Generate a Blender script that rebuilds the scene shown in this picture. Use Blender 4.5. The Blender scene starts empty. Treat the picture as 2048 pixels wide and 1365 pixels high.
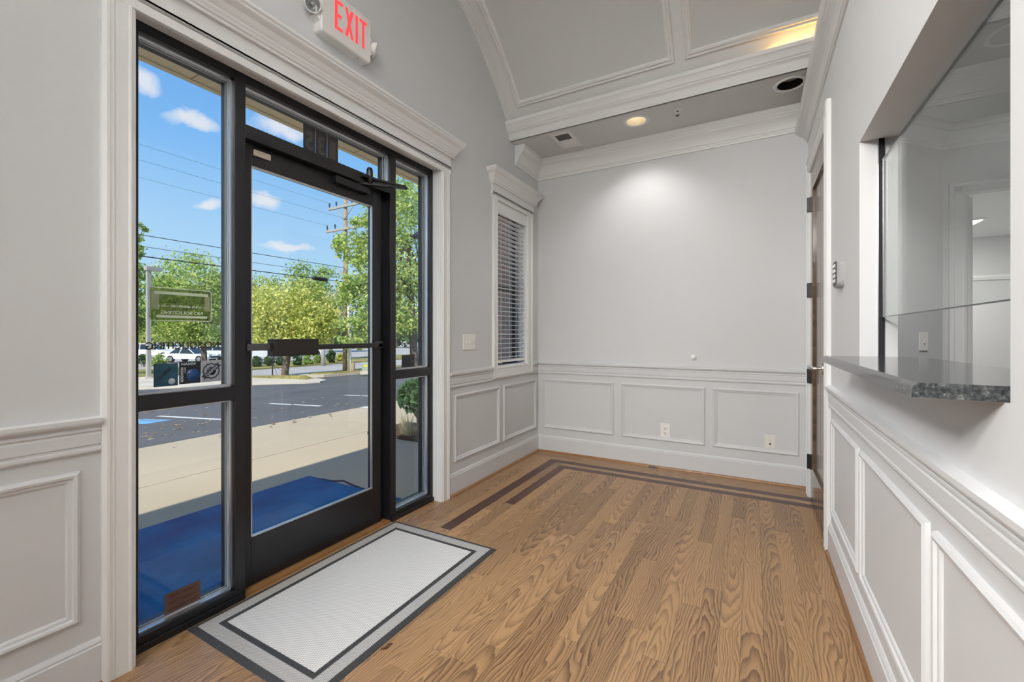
import bpy, bmesh, math, random
from mathutils import Vector, Matrix
random.seed(7)
C = bpy.context.scene.collection
sc = bpy.context.scene
# ---------------------------------------------------------------- camera
F_PX, CX, HY, YAW, H = 868.0, 1024.0, 669.5, math.atan(483 / 868.0), 1.2
SY, CY = math.sin(YAW), math.cos(YAW)
cd = bpy.data.cameras.new('camera')
cam = bpy.data.objects.new('camera', cd); C.objects.link(cam)
cam.location = (0, 0, H)
cam.rotation_euler = (math.pi / 2, 0, YAW)
cd.sensor_width = 36; cd.lens = 36 * F_PX / 2048
cd.shift_y = (HY - 682.5) / 2048
cd.clip_start = 0.02; cd.clip_end = 500
sc.camera = cam
def ray(u, v):
    xc = (u - CX) / F_PX
    return Vector((-SY + xc * CY, CY + xc * SY, (HY - v) / F_PX))
def on_x(u, v, x): d = ray(u, v); return Vector((0, 0, H)) + d * (x / d.x)
def on_y(u, v, y): d = ray(u, v); return Vector((0, 0, H)) + d * (y / d.y)
def on_z(u, v, z): d = ray(u, v); return Vector((0, 0, H)) + d * ((z - H) / d.z)
def depth(u, v, t): return Vector((0, 0, H)) + ray(u, v) * t
# ---------------------------------------------------------------- view
sc.view_settings.view_transform = 'Standard'
sc.view_settings.look = 'None'
sc.view_settings.gamma = 1
sc.view_settings.use_curve_mapping = False
sc.view_settings.exposure = 0.0
# ---------------------------------------------------------------- world sky
SKY_STRENGTH = 1.0
def build_world():
    w = bpy.data.worlds.new('sky'); sc.world = w; w.use_nodes = True
    nt = w.node_tree; N = nt.nodes; L = nt.links; N.clear()
    out = N.new('ShaderNodeOutputWorld'); bg = N.new('ShaderNodeBackground')
    tc = N.new('ShaderNodeTexCoord'); nrm = N.new('ShaderNodeVectorMath'); nrm.operation = 'NORMALIZE'
    L.new(tc.outputs['Generated'], nrm.inputs[0])
    sep = N.new('ShaderNodeSeparateXYZ'); L.new(nrm.outputs[0], sep.inputs[0])
    ramp = N.new('ShaderNodeValToRGB'); L.new(sep.outputs['Z'], ramp.inputs[0])
    e = ramp.color_ramp.elements
    e[0].position = 0.0; e[0].color = (.62, .82, 1.0, 1)
    e[1].position = 1.0; e[1].color = (.12, .32, .75, 1)
    for p, c in ((.16, (.45, .72, 1.0, 1)), (.34, (.24, .54, .98, 1)), (.52, (.14, .40, .90, 1))):
        k = e.new(p); k.color = c
    # small fair-weather clouds: a noise field for the whole sky, and the puffs the photo shows
    def puff(u, v, ru, rv):
        c = ray(u, v).normalized()
        cc = N.new('ShaderNodeVectorMath'); cc.operation = 'SUBTRACT'; cc.inputs[1].default_value = c
        L.new(wob.outputs[0], cc.inputs[0])
        side = Vector((c.y, -c.x, 0)).normalized(); up = side.cross(c).normalized()
        def comp(ax, r):
            d = N.new('ShaderNodeVectorMath'); d.operation = 'DOT_PRODUCT'; d.inputs[1].default_value = ax / r
            L.new(cc.outputs[0], d.inputs[0])
            m = N.new('ShaderNodeMath'); m.operation = 'POWER'; m.inputs[1].default_value = 2
            L.new(d.outputs['Value'], m.inputs[0]); return m
        dep = 1 / math.sqrt(sum(q * q for q in ray(u, v)))
        a = comp(side, ru / F_PX * dep); b = comp(up, rv / F_PX * dep)
        s = N.new('ShaderNodeMath'); s.operation = 'ADD'; L.new(a.outputs[0], s.inputs[0]); L.new(b.outputs[0], s.inputs[1])
        # keep only the hemisphere around the puff
        mr = N.new('ShaderNodeMapRange'); mr.inputs[1].default_value = 1.5; mr.inputs[2].default_value = 0.15
        mr.inputs[3].default_value = 0; mr.inputs[4].default_value = 1
        L.new(s.outputs[0], mr.inputs[0])
        return mr
    nz = N.new('ShaderNodeTexNoise'); nz.inputs['Scale'].default_value = 22; nz.inputs['Detail'].default_value = 5
    L.new(nrm.outputs[0], nz.inputs['Vector'])
    cen = N.new('ShaderNodeVectorMath'); cen.operation = 'SUBTRACT'; cen.inputs[1].default_value = (.5, .5, .5)
    L.new(nz.outputs['Color'], cen.inputs[0])
    scl = N.new('ShaderNodeVectorMath'); scl.operation = 'SCALE'; scl.inputs['Scale'].default_value = .055
    L.new(cen.outputs[0], scl.inputs[0])
    wob = N.new('ShaderNodeVectorMath'); wob.operation = 'ADD'
    L.new(nrm.outputs[0], wob.inputs[0]); L.new(scl.outputs[0], wob.inputs[1])
    acc = None
    for p in ((385, 243, 46, 14), (288, 165, 26, 24), (415, 412, 24, 12), (525, 404, 29, 15), (565, 258, 46, 20),
              (572, 494, 45, 9)):
        m = puff(*p)
        if acc is None: acc = m
        else:
            mx = N.new('ShaderNodeMath'); mx.operation = 'MAXIMUM'
            L.new(acc.outputs[0], mx.inputs[0]); L.new(m.outputs[0], mx.inputs[1]); acc = mx
    n2 = N.new('ShaderNodeTexNoise'); n2.inputs['Scale'].default_value = 3.2; n2.inputs['Detail'].default_value = 7
    n2.inputs['Roughness'].default_value = .55
    mp = N.new('ShaderNodeMapping'); mp.inputs['Scale'].default_value = (1, 1, 2.2); mp.inputs['Location'].default_value = (3.1, 1.7, .4)
    L.new(nrm.outputs[0], mp.inputs[0]); L.new(mp.outputs[0], n2.inputs['Vector'])
    r2 = N.new('ShaderNodeMapRange'); r2.inputs[1].default_value = .54; r2.inputs[2].default_value = .66
    L.new(n2.outputs['Fac'], r2.inputs[0])
    dt = N.new('ShaderNodeVectorMath'); dt.operation = 'DOT_PRODUCT'; dt.inputs[1].default_value = ray(480, 350).normalized()
    L.new(nrm.outputs[0], dt.inputs[0])
    msk = N.new('ShaderNodeMapRange'); msk.inputs[1].default_value = .80; msk.inputs[2].default_value = .92
    msk.inputs[3].default_value = 1; msk.inputs[4].default_value = 0
    L.new(dt.outputs['Value'], msk.inputs[0])
    far = N.new('ShaderNodeMath'); far.operation = 'MULTIPLY'; L.new(r2.outputs[0], far.inputs[0]); L.new(msk.outputs[0], far.inputs[1])
    mx = N.new('ShaderNodeMath'); mx.operation = 'MAXIMUM'; L.new(acc.outputs[0], mx.inputs[0]); L.new(far.outputs[0], mx.inputs[1])
    mix = N.new('ShaderNodeMixRGB'); mix.inputs[2].default_value = (.90, .90, .96, 1)
    sof = N.new('ShaderNodeMath'); sof.operation = 'MULTIPLY'; sof.inputs[1].default_value = .85
    L.new(mx.outputs[0], sof.inputs[0])
    L.new(sof.outputs[0], mix.inputs[0]); L.new(ramp.outputs[0], mix.inputs[1])
    # below the horizon: hazy ground tone
    L.new(mix.outputs[0], bg.inputs['Color']); bg.inputs['Strength'].default_value = SKY_STRENGTH
    L.new(bg.outputs[0], out.inputs['Surface'])
build_world()
# ---------------------------------------------------------------- sun: behind the building, to the camera's back-left
sd = bpy.data.lights.new('sun', 'SUN'); sd.energy = 5.2; sd.angle = math.radians(.6); sd.color = (1, .93, .82)
sun = bpy.data.objects.new('sun', sd); C.objects.link(sun)
sun.rotation_euler = Vector((-.215, .95, -1.0)).to_track_quat('-Z', 'Y').to_euler()
# lamp powers (W), used by the lamps' own builders below
FRONT_W, REAR_FILL_W, REC_W, AMBER_W, COVE_FILL_W = 24, 400, 100, 1.8, 660
LAMP_COL = (1, .985, .955)
# ---------------------------------------------------------------- materials
def new_mat(name):
    m = bpy.data.materials.new(name); m.use_nodes = True
    nt = m.node_tree; b = nt.nodes.get('Principled BSDF')
    return m, nt, b
def P(name, col, rough=.5, metal=0., spec=.5, noise=None, bump=None, coat=0.):
    m, nt, b = new_mat(name); N, L = nt.nodes, nt.links
    b.inputs['Base Color'].default_value = (*col, 1); b.inputs['Roughness'].default_value = rough
    b.inputs['Metallic'].default_value = metal; b.inputs['Specular IOR Level'].default_value = spec
    b.inputs['Coat Weight'].default_value = coat
    if noise or bump:
        g = N.new('ShaderNodeNewGeometry')
    if noise:
        sc_, amt = noise
        n = N.new('ShaderNodeTexNoise'); n.inputs['Scale'].default_value = sc_; n.inputs['Detail'].default_value = 6
        L.new(g.outputs['Position'], n.inputs['Vector'])
        mr = N.new('ShaderNodeMapRange'); mr.inputs[1].default_value = .3; mr.inputs[2].default_value = .7
        mr.inputs[3].default_value = 1 - amt; mr.inputs[4].default_value = 1 + amt
        L.new(n.outputs['Fac'], mr.inputs[0])
        mm = N.new('ShaderNodeVectorMath'); mm.operation = 'SCALE'; mm.inputs[0].default_value = col
        L.new(mr.outputs[0], mm.inputs['Scale']); L.new(mm.outputs[0], b.inputs['Base Color'])
    if bump:
        sc_, st = bump
        n = N.new('ShaderNodeTexNoise'); n.inputs['Scale'].default_value = sc_; n.inputs['Detail'].default_value = 3
        L.new(g.outputs['Position'], n.inputs['Vector'])
        bp = N.new('ShaderNodeBump'); bp.inputs['Strength'].default_value = st; bp.inputs['Distance'].default_value = .002
        L.new(n.outputs['Fac'], bp.inputs['Height']); L.new(bp.outputs[0], b.inputs['Normal'])
    return m
def emis(name, col, s):
    m, nt, b = new_mat(name)
    b.inputs['Base Color'].default_value = (*col, 1)
    b.inputs['Emission Color'].default_value = (*col, 1); b.inputs['Emission Strength'].default_value = s
    return m
def thin_glass(name, tint=(1, 1, 1), refl=1.0):
    m, nt, b = new_mat(name); N, L = nt.nodes, nt.links; N.remove(b)
    out = N['Material Output']
    t = N.new('ShaderNodeBsdfTransparent'); t.inputs[0].default_value = (*tint, 1)
    g = N.new('ShaderNodeBsdfGlossy'); g.inputs['Roughness'].default_value = .004
    # Schlick reflectance, the same from both faces of the thin pane
    ge = N.new('ShaderNodeNewGeometry'); dp = N.new('ShaderNodeVectorMath'); dp.operation = 'DOT_PRODUCT'
    L.new(ge.outputs['Normal'], dp.inputs[0]); L.new(ge.outputs['Incoming'], dp.inputs[1])
    ab = N.new('ShaderNodeMath'); ab.operation = 'ABSOLUTE'; L.new(dp.outputs['Value'], ab.inputs[0])
    om_ = N.new('ShaderNodeMath'); om_.operation = 'SUBTRACT'; om_.inputs[0].default_value = 1; L.new(ab.outputs[0], om_.inputs[1])
    pw = N.new('ShaderNodeMath'); pw.operation = 'POWER'; pw.inputs[1].default_value = 5; L.new(om_.outputs[0], pw.inputs[0])
    ml = N.new('ShaderNodeMath'); ml.operation = 'MULTIPLY_ADD'; ml.inputs[1].default_value = .96; ml.inputs[2].default_value = .04; L.new(pw.outputs[0], ml.inputs[0])
    mu = N.new('ShaderNodeMath'); mu.operation = 'MULTIPLY'; mu.inputs[1].default_value = refl
    L.new(ml.outputs[0], mu.inputs[0])
    mx = N.new('ShaderNodeMixShader'); L.new(mu.outputs[0], mx.inputs[0]); L.new(t.outputs[0], mx.inputs[1]); L.new(g.outputs[0], mx.inputs[2])
    L.new(mx.outputs[0], out.inputs['Surface']); return m
def leaf_mat(name, cols):
    m, nt, b = new_mat(name); N, L = nt.nodes, nt.links
    g = N.new('ShaderNodeNewGeometry'); r = N.new('ShaderNodeValToRGB'); r.color_ramp.interpolation = 'LINEAR'
    L.new(g.outputs['Random Per Island'], r.inputs[0])
    e = r.color_ramp.elements; n = len(cols)
    e[0].position = 0; e[0].color = (*cols[0], 1); e[1].position = 1; e[1].color = (*cols[-1], 1)
    for i in range(1, n - 1):
        k = e.new(i / (n - 1)); k.color = (*cols[i], 1)
    L.new(r.outputs[0], b.inputs['Base Color']); b.inputs['Roughness'].default_value = .55
    tr = N.new('ShaderNodeBsdfTranslucent'); L.new(r.outputs[0], tr.inputs[0])
    mx = N.new('ShaderNodeMixShader'); mx.inputs[0].default_value = .42
    L.new(b.outputs[0], mx.inputs[1]); L.new(tr.outputs[0], mx.inputs[2])
    L.new(mx.outputs[0], N['Material Output'].inputs['Surface']); return m
def oak_mat(name, light, dark, contrast=1.0, gloss=.33):
    """Plain-sawn oak: growth rings cut lengthwise, in each board's own coordinates."""
    m, nt, b = new_mat(name); N, L = nt.nodes, nt.links
    def math_(op, a, bb=None):
        n = N.new('ShaderNodeMath'); n.operation = op
        for i, q in enumerate((a, bb)):
            if q is None: continue
            if isinstance(q, (int, float)): n.inputs[i].default_value = q
            else: L.new(q, n.inputs[i])
        return n.outputs[0]
    tc = N.new('ShaderNodeTexCoord'); oi = N.new('ShaderNodeObjectInfo')
    wn = N.new('ShaderNodeTexWhiteNoise'); wn.noise_dimensions = '1D'; L.new(oi.outputs['Random'], wn.inputs['W'])
    rs = N.new('ShaderNodeSeparateColor'); L.new(wn.outputs['Color'], rs.inputs[0])
    s = N.new('ShaderNodeSeparateXYZ'); L.new(tc.outputs['Object'], s.inputs[0])
    off = N.new('ShaderNodeCombineXYZ')
    L.new(math_('MULTIPLY', oi.outputs['Random'], 57.0), off.inputs[2]); 
    def noise(sx, sy, detail, rough=.5):
        mp = N.new('ShaderNodeMapping'); mp.inputs['Scale'].default_value = (sx, sy, 1)
        ad = N.new('ShaderNodeVectorMath'); ad.operation = 'ADD'
        L.new(tc.outputs['Object'], mp.inputs[0]); L.new(mp.outputs[0], ad.inputs[0]); L.new(off.outputs[0], ad.inputs[1])
        n = N.new('ShaderNodeTexNoise'); n.inputs['Scale'].default_value = 1; n.inputs['Detail'].default_value = detail
        n.inputs['Roughness'].default_value = rough
        L.new(ad.outputs[0], n.inputs['Vector']); return n.outputs['Fac']
    n1 = noise(14, 2.6, 2); n2 = noise(60, 9, 2)
    x0 = math_('MULTIPLY', math_('SUBTRACT', rs.outputs[0], .5), .16)
    y0 = math_('MULTIPLY', math_('SUBTRACT', rs.outputs[1], .5), 1.0)
    dx = math_('ADD', math_('SUBTRACT', s.outputs['X'], x0), math_('MULTIPLY', math_('SUBTRACT', n1, .5), .085))
    dy = math_('MULTIPLY', math_('SUBTRACT', s.outputs['Y'], y0), .085)
    r = math_('SQRT', math_('ADD', math_('MULTIPLY', dx, dx), math_('MULTIPLY', dy, dy)))
    r = math_('ADD', r, math_('MULTIPLY', n2, .006))
    ph = math_('FRACT', math_('MULTIPLY', r, 95))
    ring = math_('POWER', ph, 1.6)                     # soft earlywood, then a dark latewood line
    ring = math_('MULTIPLY', ring, math_('SUBTRACT', 1.0, math_('POWER', ph, 22)))
    pores = noise(330, 9, 2, .7)
    pm = N.new('ShaderNodeMapRange'); pm.inputs[1].default_value = .53; pm.inputs[2].default_value = .68; L.new(pores, pm.inputs[0])
    patch = noise(9, 1.2, 2)
    k = math_('ADD', math_('MULTIPLY', ring, .95 * contrast), math_('MULTIPLY', pm.outputs[0], .30 * contrast))
    k = math_('ADD', k, math_('MULTIPLY', math_('SUBTRACT', patch, .5), .5))
    k = math_('ADD', k, math_('MULTIPLY', math_('SUBTRACT', rs.outputs[2], .5), .46))
    mx = N.new('ShaderNodeMixRGB'); mx.inputs[1].default_value = (*light, 1); mx.inputs[2].default_value = (*dark, 1)
    cl = N.new('ShaderNodeClamp'); L.new(k, cl.inputs[0]); L.new(cl.outputs[0], mx.inputs[0])
    L.new(mx.outputs[0], b.inputs['Base Color']); b.inputs['Roughness'].default_value = gloss
    b.inputs['Specular IOR Level'].default_value = .5
    bp = N.new('ShaderNodeBump'); bp.inputs['Strength'].default_value = .18; bp.inputs['Distance'].default_value = .0006; bp.invert = True
    L.new(k, bp.inputs['Height']); L.new(bp.outputs[0], b.inputs['Normal'])
    return m
def granite_mat():
    m, nt, b = new_mat('granite'); N, L = nt.nodes, nt.links
    g = N.new('ShaderNodeNewGeometry')
    n = N.new('ShaderNodeTexNoise'); n.inputs['Scale'].default_value = 120; n.inputs['Detail'].default_value = 5; n.inputs['Roughness'].default_value = .7
    v = N.new('ShaderNodeTexVoronoi'); v.inputs['Scale'].default_value = 260
    L.new(g.outputs['Position'], n.inputs['Vector']); L.new(g.outputs['Position'], v.inputs['Vector'])
    r = N.new('ShaderNodeValToRGB'); e = r.color_ramp.elements
    e[0].position = .40; e[0].color = (.018, .020, .022, 1); e[1].position = .74; e[1].color = (.27, .27, .25, 1)
    k = e.new(.56); k.color = (.06, .065, .068, 1)
    L.new(n.outputs['Fac'], r.inputs[0]); L.new(r.outputs[0], b.inputs['Base Color'])
    b.inputs['Roughness'].default_value = .12; return m
def weave_mat(name, a, c, scale):
    m, nt, b = new_mat(name); N, L = nt.nodes, nt.links
    g = N.new('ShaderNodeNewGeometry'); mp = N.new('ShaderNodeMapping'); mp.inputs['Scale'].default_value = (scale, scale, 0); mp.inputs['Rotation'].default_value = (0, 0, .4)
    L.new(g.outputs['Position'], mp.inputs[0])
    ck = N.new('ShaderNodeTexChecker'); ck.inputs['Scale'].default_value = 1; ck.inputs[1].default_value = (*a, 1); ck.inputs[2].default_value = (*c, 1)
    n = N.new('ShaderNodeTexNoise'); n.inputs['Scale'].default_value = 900; L.new(g.outputs['Position'], n.inputs['Vector'])
    mx = N.new('ShaderNodeMixRGB'); mx.blend_type = 'OVERLAY'; mx.inputs[0].default_value = .5
    L.new(mp.outputs[0], ck.inputs[0]); L.new(ck.outputs[0], mx.inputs[1]); L.new(n.outputs['Fac'], mx.inputs[2])
    L.new(mx.outputs[0], b.inputs['Base Color']); b.inputs['Roughness'].default_value = .9; b.inputs['Specular IOR Level'].default_value = .1
    return m
def ground_mat(name, base, specks, sc1=40, rough=.9, thr=.62, stain=.12):
    m, nt, b = new_mat(name); N, L = nt.nodes, nt.links
    g = N.new('ShaderNodeNewGeometry')
    n = N.new('ShaderNodeTexNoise'); n.inputs['Scale'].default_value = sc1; n.inputs['Detail'].default_value = 4
    n2 = N.new('ShaderNodeTexNoise'); n2.inputs['Scale'].default_value = .7; n2.inputs['Detail'].default_value = 4
    for q in (n, n2): L.new(g.outputs['Position'], q.inputs['Vector'])
    mr = N.new('ShaderNodeMapRange'); mr.inputs[1].default_value = thr; mr.inputs[2].default_value = thr + .12; L.new(n.outputs['Fac'], mr.inputs[0])
    mx = N.new('ShaderNodeMixRGB'); mx.inputs[1].default_value = (*base, 1); mx.inputs[2].default_value = (*specks, 1); L.new(mr.outputs[0], mx.inputs[0])
    m2 = N.new('ShaderNodeMapRange'); m2.inputs[1].default_value = .3; m2.inputs[2].default_value = .7; m2.inputs[3].default_value = 1 - stain; m2.inputs[4].default_value = 1 + stain
    L.new(n2.outputs['Fac'], m2.inputs[0])
    sc_ = N.new('ShaderNodeVectorMath'); sc_.operation = 'SCALE'; L.new(mx.outputs[0], sc_.inputs[0]); L.new(m2.outputs[0], sc_.inputs['Scale'])
    L.new(sc_.outputs[0], b.inputs['Base Color']); b.inputs['Roughness'].default_value = rough
    b.inputs['Specular IOR Level'].default_value = .2; return m
def corduroy_mat():
    m, nt, b = new_mat('blue_ribbed_carpet'); N, L = nt.nodes, nt.links
    g = N.new('ShaderNodeNewGeometry'); n2 = N.new('ShaderNodeTexNoise'); n2.inputs['Scale'].default_value = 3; n2.inputs['Detail'].default_value = 5
    L.new(g.outputs['Position'], n2.inputs['Vector'])
    r = N.new('ShaderNodeValToRGB'); e = r.color_ramp.elements
    e[0].position = .3; e[0].color = (.005, .11, .34, 1); e[1].position = .75; e[1].color = (.02, .22, .54, 1)
    L.new(n2.outputs['Fac'], r.inputs[0]); L.new(r.outputs[0], b.inputs['Base Color'])
    b.inputs['Roughness'].default_value = .85; return m
M = dict(
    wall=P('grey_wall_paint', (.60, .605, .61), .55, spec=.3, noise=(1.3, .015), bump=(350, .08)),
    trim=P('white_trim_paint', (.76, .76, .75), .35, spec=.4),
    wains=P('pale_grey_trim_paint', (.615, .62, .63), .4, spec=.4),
    ceil=P('ceiling_paint', (.60, .60, .595), .7, spec=.2),
    alum=P('black_anodised_aluminium', (.008, .008, .010), .33, metal=.0, spec=.45),
    alum_in=P('dark_bronze_aluminium', (.012, .012, .016), .3, spec=.5),
    gasket=P('grey_glazing_gasket', (.45, .46, .48), .4),
    chrome=P('mill_aluminium', (.62, .63, .65), .3, metal=.9),
    steel=P('brushed_steel', (.60, .59, .57), .28, metal=1.),
    glass=thin_glass('window_glass', (.97, .985, .98), .8),
    glass_in=thin_glass('interior_glass', (.96, .98, .97), 1.0),
    wall_daylit=P('daylit_wall_paint', (.745, .745, .745), .5, spec=.3, bump=(350, .06)), wains_daylit=P('daylit_panel_paint', (.75, .752, .756), .4, spec=.4),  # wall and panel paint lightened to stand for daylight on the hatch wall
    soffit_in=P('soffit_paint', (.66, .657, .65), .7, spec=.2),
    oak=oak_mat('oak_plank', (.40, .236, .112), (.092, .045, .021), .92),
    oak_edge=oak_mat('oak_shoe', (.30, .15, .06), (.12, .05, .02), .6),
    walnut=oak_mat('walnut_strip', (.085, .032, .020), (.035, .013, .010), .7),
    door=oak_mat('brown_wood_door', (.155, .100, .064), (.065, .040, .026), .8, .14),
    black=P('black_metal', (.012, .012, .012), .45),
    granite=granite_mat(),
    plast=P('white_plastic', (.80, .79, .76), .35), ivory=P('ivory_plastic', (.74, .72, .66), .4),
    greyplast=P('grey_plastic', (.33, .33, .335), .4), darkplast=P('dark_grey_plastic', (.06, .06, .065), .5),
    beige=P('beige_plastic', (.42, .36, .29), .5),
    mat_rub=P('black_rubber', (.035, .036, .038), .8, noise=(220, .3)),
    mat_in=weave_mat('pale_woven_mat', (.74, .73, .71), (.48, .475, .46), 150),
    mat_bd=weave_mat('grey_woven_border', (.50, .49, .47), (.28, .275, .27), 210),
    red=emis('exit_red', (.95, .06, .07), .55),
    concrete=ground_mat('concrete', (.50, .42, .305), (.42, .35, .25), 90, stain=.07),
    asphalt=ground_mat('asphalt', (.115, .114, .118), (.33, .32, .31), 55, thr=.63),
    road=ground_mat('pale_road', (.42, .39, .37), (.34, .32, .30), 30),
    grass=ground_mat('dry_grass', (.30, .25, .09), (.16, .18, .05), 6, thr=.5, stain=.3),
    kerb=ground_mat('kerb_concrete', (.60, .53, .44), (.45, .40, .34), 20),
    dirt=ground_mat('brown_mulch', (.07, .045, .030), (.16, .10, .07), 70, thr=.52),
    blue=corduroy_mat(),
    paintw=P('white_road_paint', (.72, .72, .70), .7), paintb=P('blue_road_paint', (.16, .42, .72), .7),
    soffit=P('beige_soffit', (.86, .72, .45), .7, noise=(3, .03)),
    brick=P('brown_brick', (.46, .30, .25), .85, noise=(14, .25)), mortar=P('mortar', (.40, .37, .33), .9),
    bark=P('tree_bark', (.16, .125, .095), .9, noise=(18, .4)), wood_pole=P('weathered_pole', (.36, .27, .19), .85, noise=(9, .2)),
    wire=P('black_wire', (.015, .015, .017), .6), lamp_grey=P('grey_painted_steel', (.42, .40, .36), .5),
    boxgreen=P('sage_green_steel', (.34, .42, .30), .5), yellow=P('yellow_label', (.85, .75, .03), .5),
    carw=P('white_car_paint', (.82, .84, .86), .2, coat=.5), carglass=P('dark_car_glass', (.03, .045, .055), .08), tyre=P('tyre_rubber', (.02, .02, .02), .8),
    hub=P('wheel_alloy', (.4, .4, .42), .3, metal=.8),
    canon=emis('lit_lamp', (1, .96, .88), 3.2), amber=emis('amber_led', (1, .48, .10), 3),
    cream=P('cream_reflector', (.80, .72, .54), .4), blackbaf=P('black_baffle', (.004, .004, .005), .6),
    frost=P('frosted_lens', (.40, .40, .39), .5), clear=P('clear_lens', (.80, .80, .78), .12, spec=.8),
)
# ---------------------------------------------------------------- mesh helpers
class MB:
    def __init__(s): s.v = []; s.f = []; s.sm = []
    def add(s, vs, fs, smooth=False):
        o = len(s.v); s.v += [tuple(q) for q in vs]
        s.f += [tuple(i + o for i in f) for f in fs]; s.sm += [smooth] * len(fs); return s
    def box(s, x0, x1, y0, y1, z0, z1):
        if x0 > x1: x0, x1 = x1, x0
        if y0 > y1: y0, y1 = y1, y0
        if z0 > z1: z0, z1 = z1, z0
        return s.add([(x0, y0, z0), (x1, y0, z0), (x1, y1, z0), (x0, y1, z0), (x0, y0, z1), (x1, y0, z1), (x1, y1, z1), (x0, y1, z1)],
                     [(0, 3, 2, 1), (4, 5, 6, 7), (0, 1, 5, 4), (1, 2, 6, 5), (2, 3, 7, 6), (3, 0, 4, 7)])
    def rbox(s, x0, x1, y0, y1, z0, z1, b):
        """box with chamfered edges"""
        c = [(x0 + x1) / 2, (y0 + y1) / 2, (z0 + z1) / 2]; h = [abs(x1 - x0) / 2, abs(y1 - y0) / 2, abs(z1 - z0) / 2]
        bm = bmesh.new(); bmesh.ops.create_cube(bm, size=2)
        for v in bm.verts: v.co = Vector((v.co.x * h[0], v.co.y * h[1], v.co.z * h[2]))
        bmesh.ops.bevel(bm, geom=bm.edges[:], offset=b, segments=2, affect='EDGES', profile=.5)
        return s.bm(bm, Matrix.Translation(c))
    def bm(s, bm, mat=None, smooth=False):
        bm.verts.index_update()
        vs = [(mat @ v.co) if mat else v.co.copy() for v in bm.verts]
        fs = [tuple(v.index for v in f.verts) for f in bm.faces]; bm.free()
        return s.add(vs, fs, smooth)
    def loft(s, rings, closed=True, caps=True, smooth=False):
        n = len(rings[0]); o = len(s.v); fs = []
        for i in range(len(rings) - 1):
            for j in range(n if closed else n - 1):
                k = (j + 1) % n
                fs.append((i * n + j, i * n + k, (i + 1) * n + k, (i + 1) * n + j))
        if caps:
            fs.append(tuple(reversed(range(n)))); fs.append(tuple(range((len(rings) - 1) * n, len(rings) * n)))
        return s.add([p for r in rings for p in r], fs, smooth)
    def ext(s, prof, p0, p1, A, B, m0=0, m1=0):
        p0, p1, A, B = Vector(p0), Vector(p1), Vector(A), Vector(B); d = (p1 - p0).normalized()
        return s.loft([[p0 + A * a + B * b + d * (m0 * a) for a, b in prof], [p1 + A * a + B * b + d * (m1 * a) for a, b in prof]])
    def sweep(s, path, z, prof, side=1):
        """mitred moulding along a horizontal polyline; profile (out, up)"""
        P_ = [Vector((x, y)) for x, y in path]; n = len(P_); rings = []
        for i in range(n):
            ns = []
            if i > 0: d = (P_[i] - P_[i - 1]).normalized(); ns.append(Vector((-d.y, d.x)) * side)
            if i < n - 1: d = (P_[i + 1] - P_[i]).normalized(); ns.append(Vector((-d.y, d.x)) * side)
            m = sum(ns, Vector((0, 0))) / len(ns); m = m / max(m.length_squared, 1e-6)
            rings.append([(P_[i].x + m.x * a, P_[i].y + m.y * a, z + b) for a, b in prof])
        return s.loft(rings)
    def tube(s, pts, r, n=8, smooth=True):
        pts = [Vector(p) for p in pts]; rs = r if isinstance(r, (list, tuple)) else [r] * len(pts); rings = []
        for i, p in enumerate(pts):
            d = (pts[min(i + 1, len(pts) - 1)] - pts[max(i - 1, 0)]).normalized()
            a = d.orthogonal().normalized() if abs(d.z) < .99 else Vector((1, 0, 0))
            if abs(d.z) < .99: a = Vector((0, 0, 1)).cross(d).normalized()
            b = d.cross(a).normalized()
            rings.append([p + a * (rs[i] * math.cos(t * 2 * math.pi / n)) + b * (rs[i] * math.sin(t * 2 * math.pi / n)) for t in range(n)])
        return s.loft(rings, smooth=smooth)
    def lathe(s, prof, c, axis='z', n=32, smooth=True):
        """profile (radius, height) turned about an axis through c"""
        rings = []
        for r, h in prof:
            ring = []
            for i in range(n):
                a = 2 * math.pi * i / n; q = (r * math.cos(a), r * math.sin(a), h)
                if axis == 'x': q = (q[2], q[0], q[1])
                elif axis == 'y': q = (q[0], q[2], q[1])
                ring.append((c[0] + q[0], c[1] + q[1], c[2] + q[2]))
            rings.append(ring)
        return s.loft(rings, smooth=smooth, caps=False)
    def frame(s, prof, fn, w, h, sub=(1, 1)):
        """rectangular picture-frame moulding; fn(u, v, height) maps to space; prof (inset, height)"""
        rings = []
        for a, b in prof:
            pts = []
            def seg(p, q, k):
                for i in range(k): t = i / k; pts.append((p[0] + (q[0] - p[0]) * t, p[1] + (q[1] - p[1]) * t))
            c = [(a, a), (w - a, a), (w - a, h - a), (a, h - a)]
            seg(c[0], c[1], sub[0]); seg(c[1], c[2], sub[1]); seg(c[2], c[3], sub[0]); seg(c[3], c[0], sub[1])
            rings.append([fn(u, v, b) for u, v in pts])
        return s.loft(rings, caps=False)
    def build(s, name, mat, parent=None, props=None, origin=None):
        me = bpy.data.meshes.new(name)
        vs = s.v if origin is None else [(x - origin[0], y - origin[1], z - origin[2]) for x, y, z in s.v]
        me.from_pydata(vs, [], s.f); me.update()
        bm = bmesh.new(); bm.from_mesh(me); bmesh.ops.recalc_face_normals(bm, faces=bm.faces); bm.to_mesh(me); bm.free()
        me.polygons.foreach_set('use_smooth', s.sm)
        me.materials.append(M[mat] if isinstance(mat, str) else mat)
        o = bpy.data.objects.new(name, me); C.objects.link(o)
        if origin is not None: o.location = origin
        if parent: o.parent = parent
        for k, q in (props or {}).items(): o[k] = q
        return o
ST = {'kind': 'structure'}
def lab(label, cat, group=None, kind=None):
    d = {'label': label, 'category': cat}
    if group: d['group'] = group
    if kind: d['kind'] = kind
    return d
def struct(label, cat): return {'kind': 'structure', 'label': label, 'category': cat}
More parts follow.
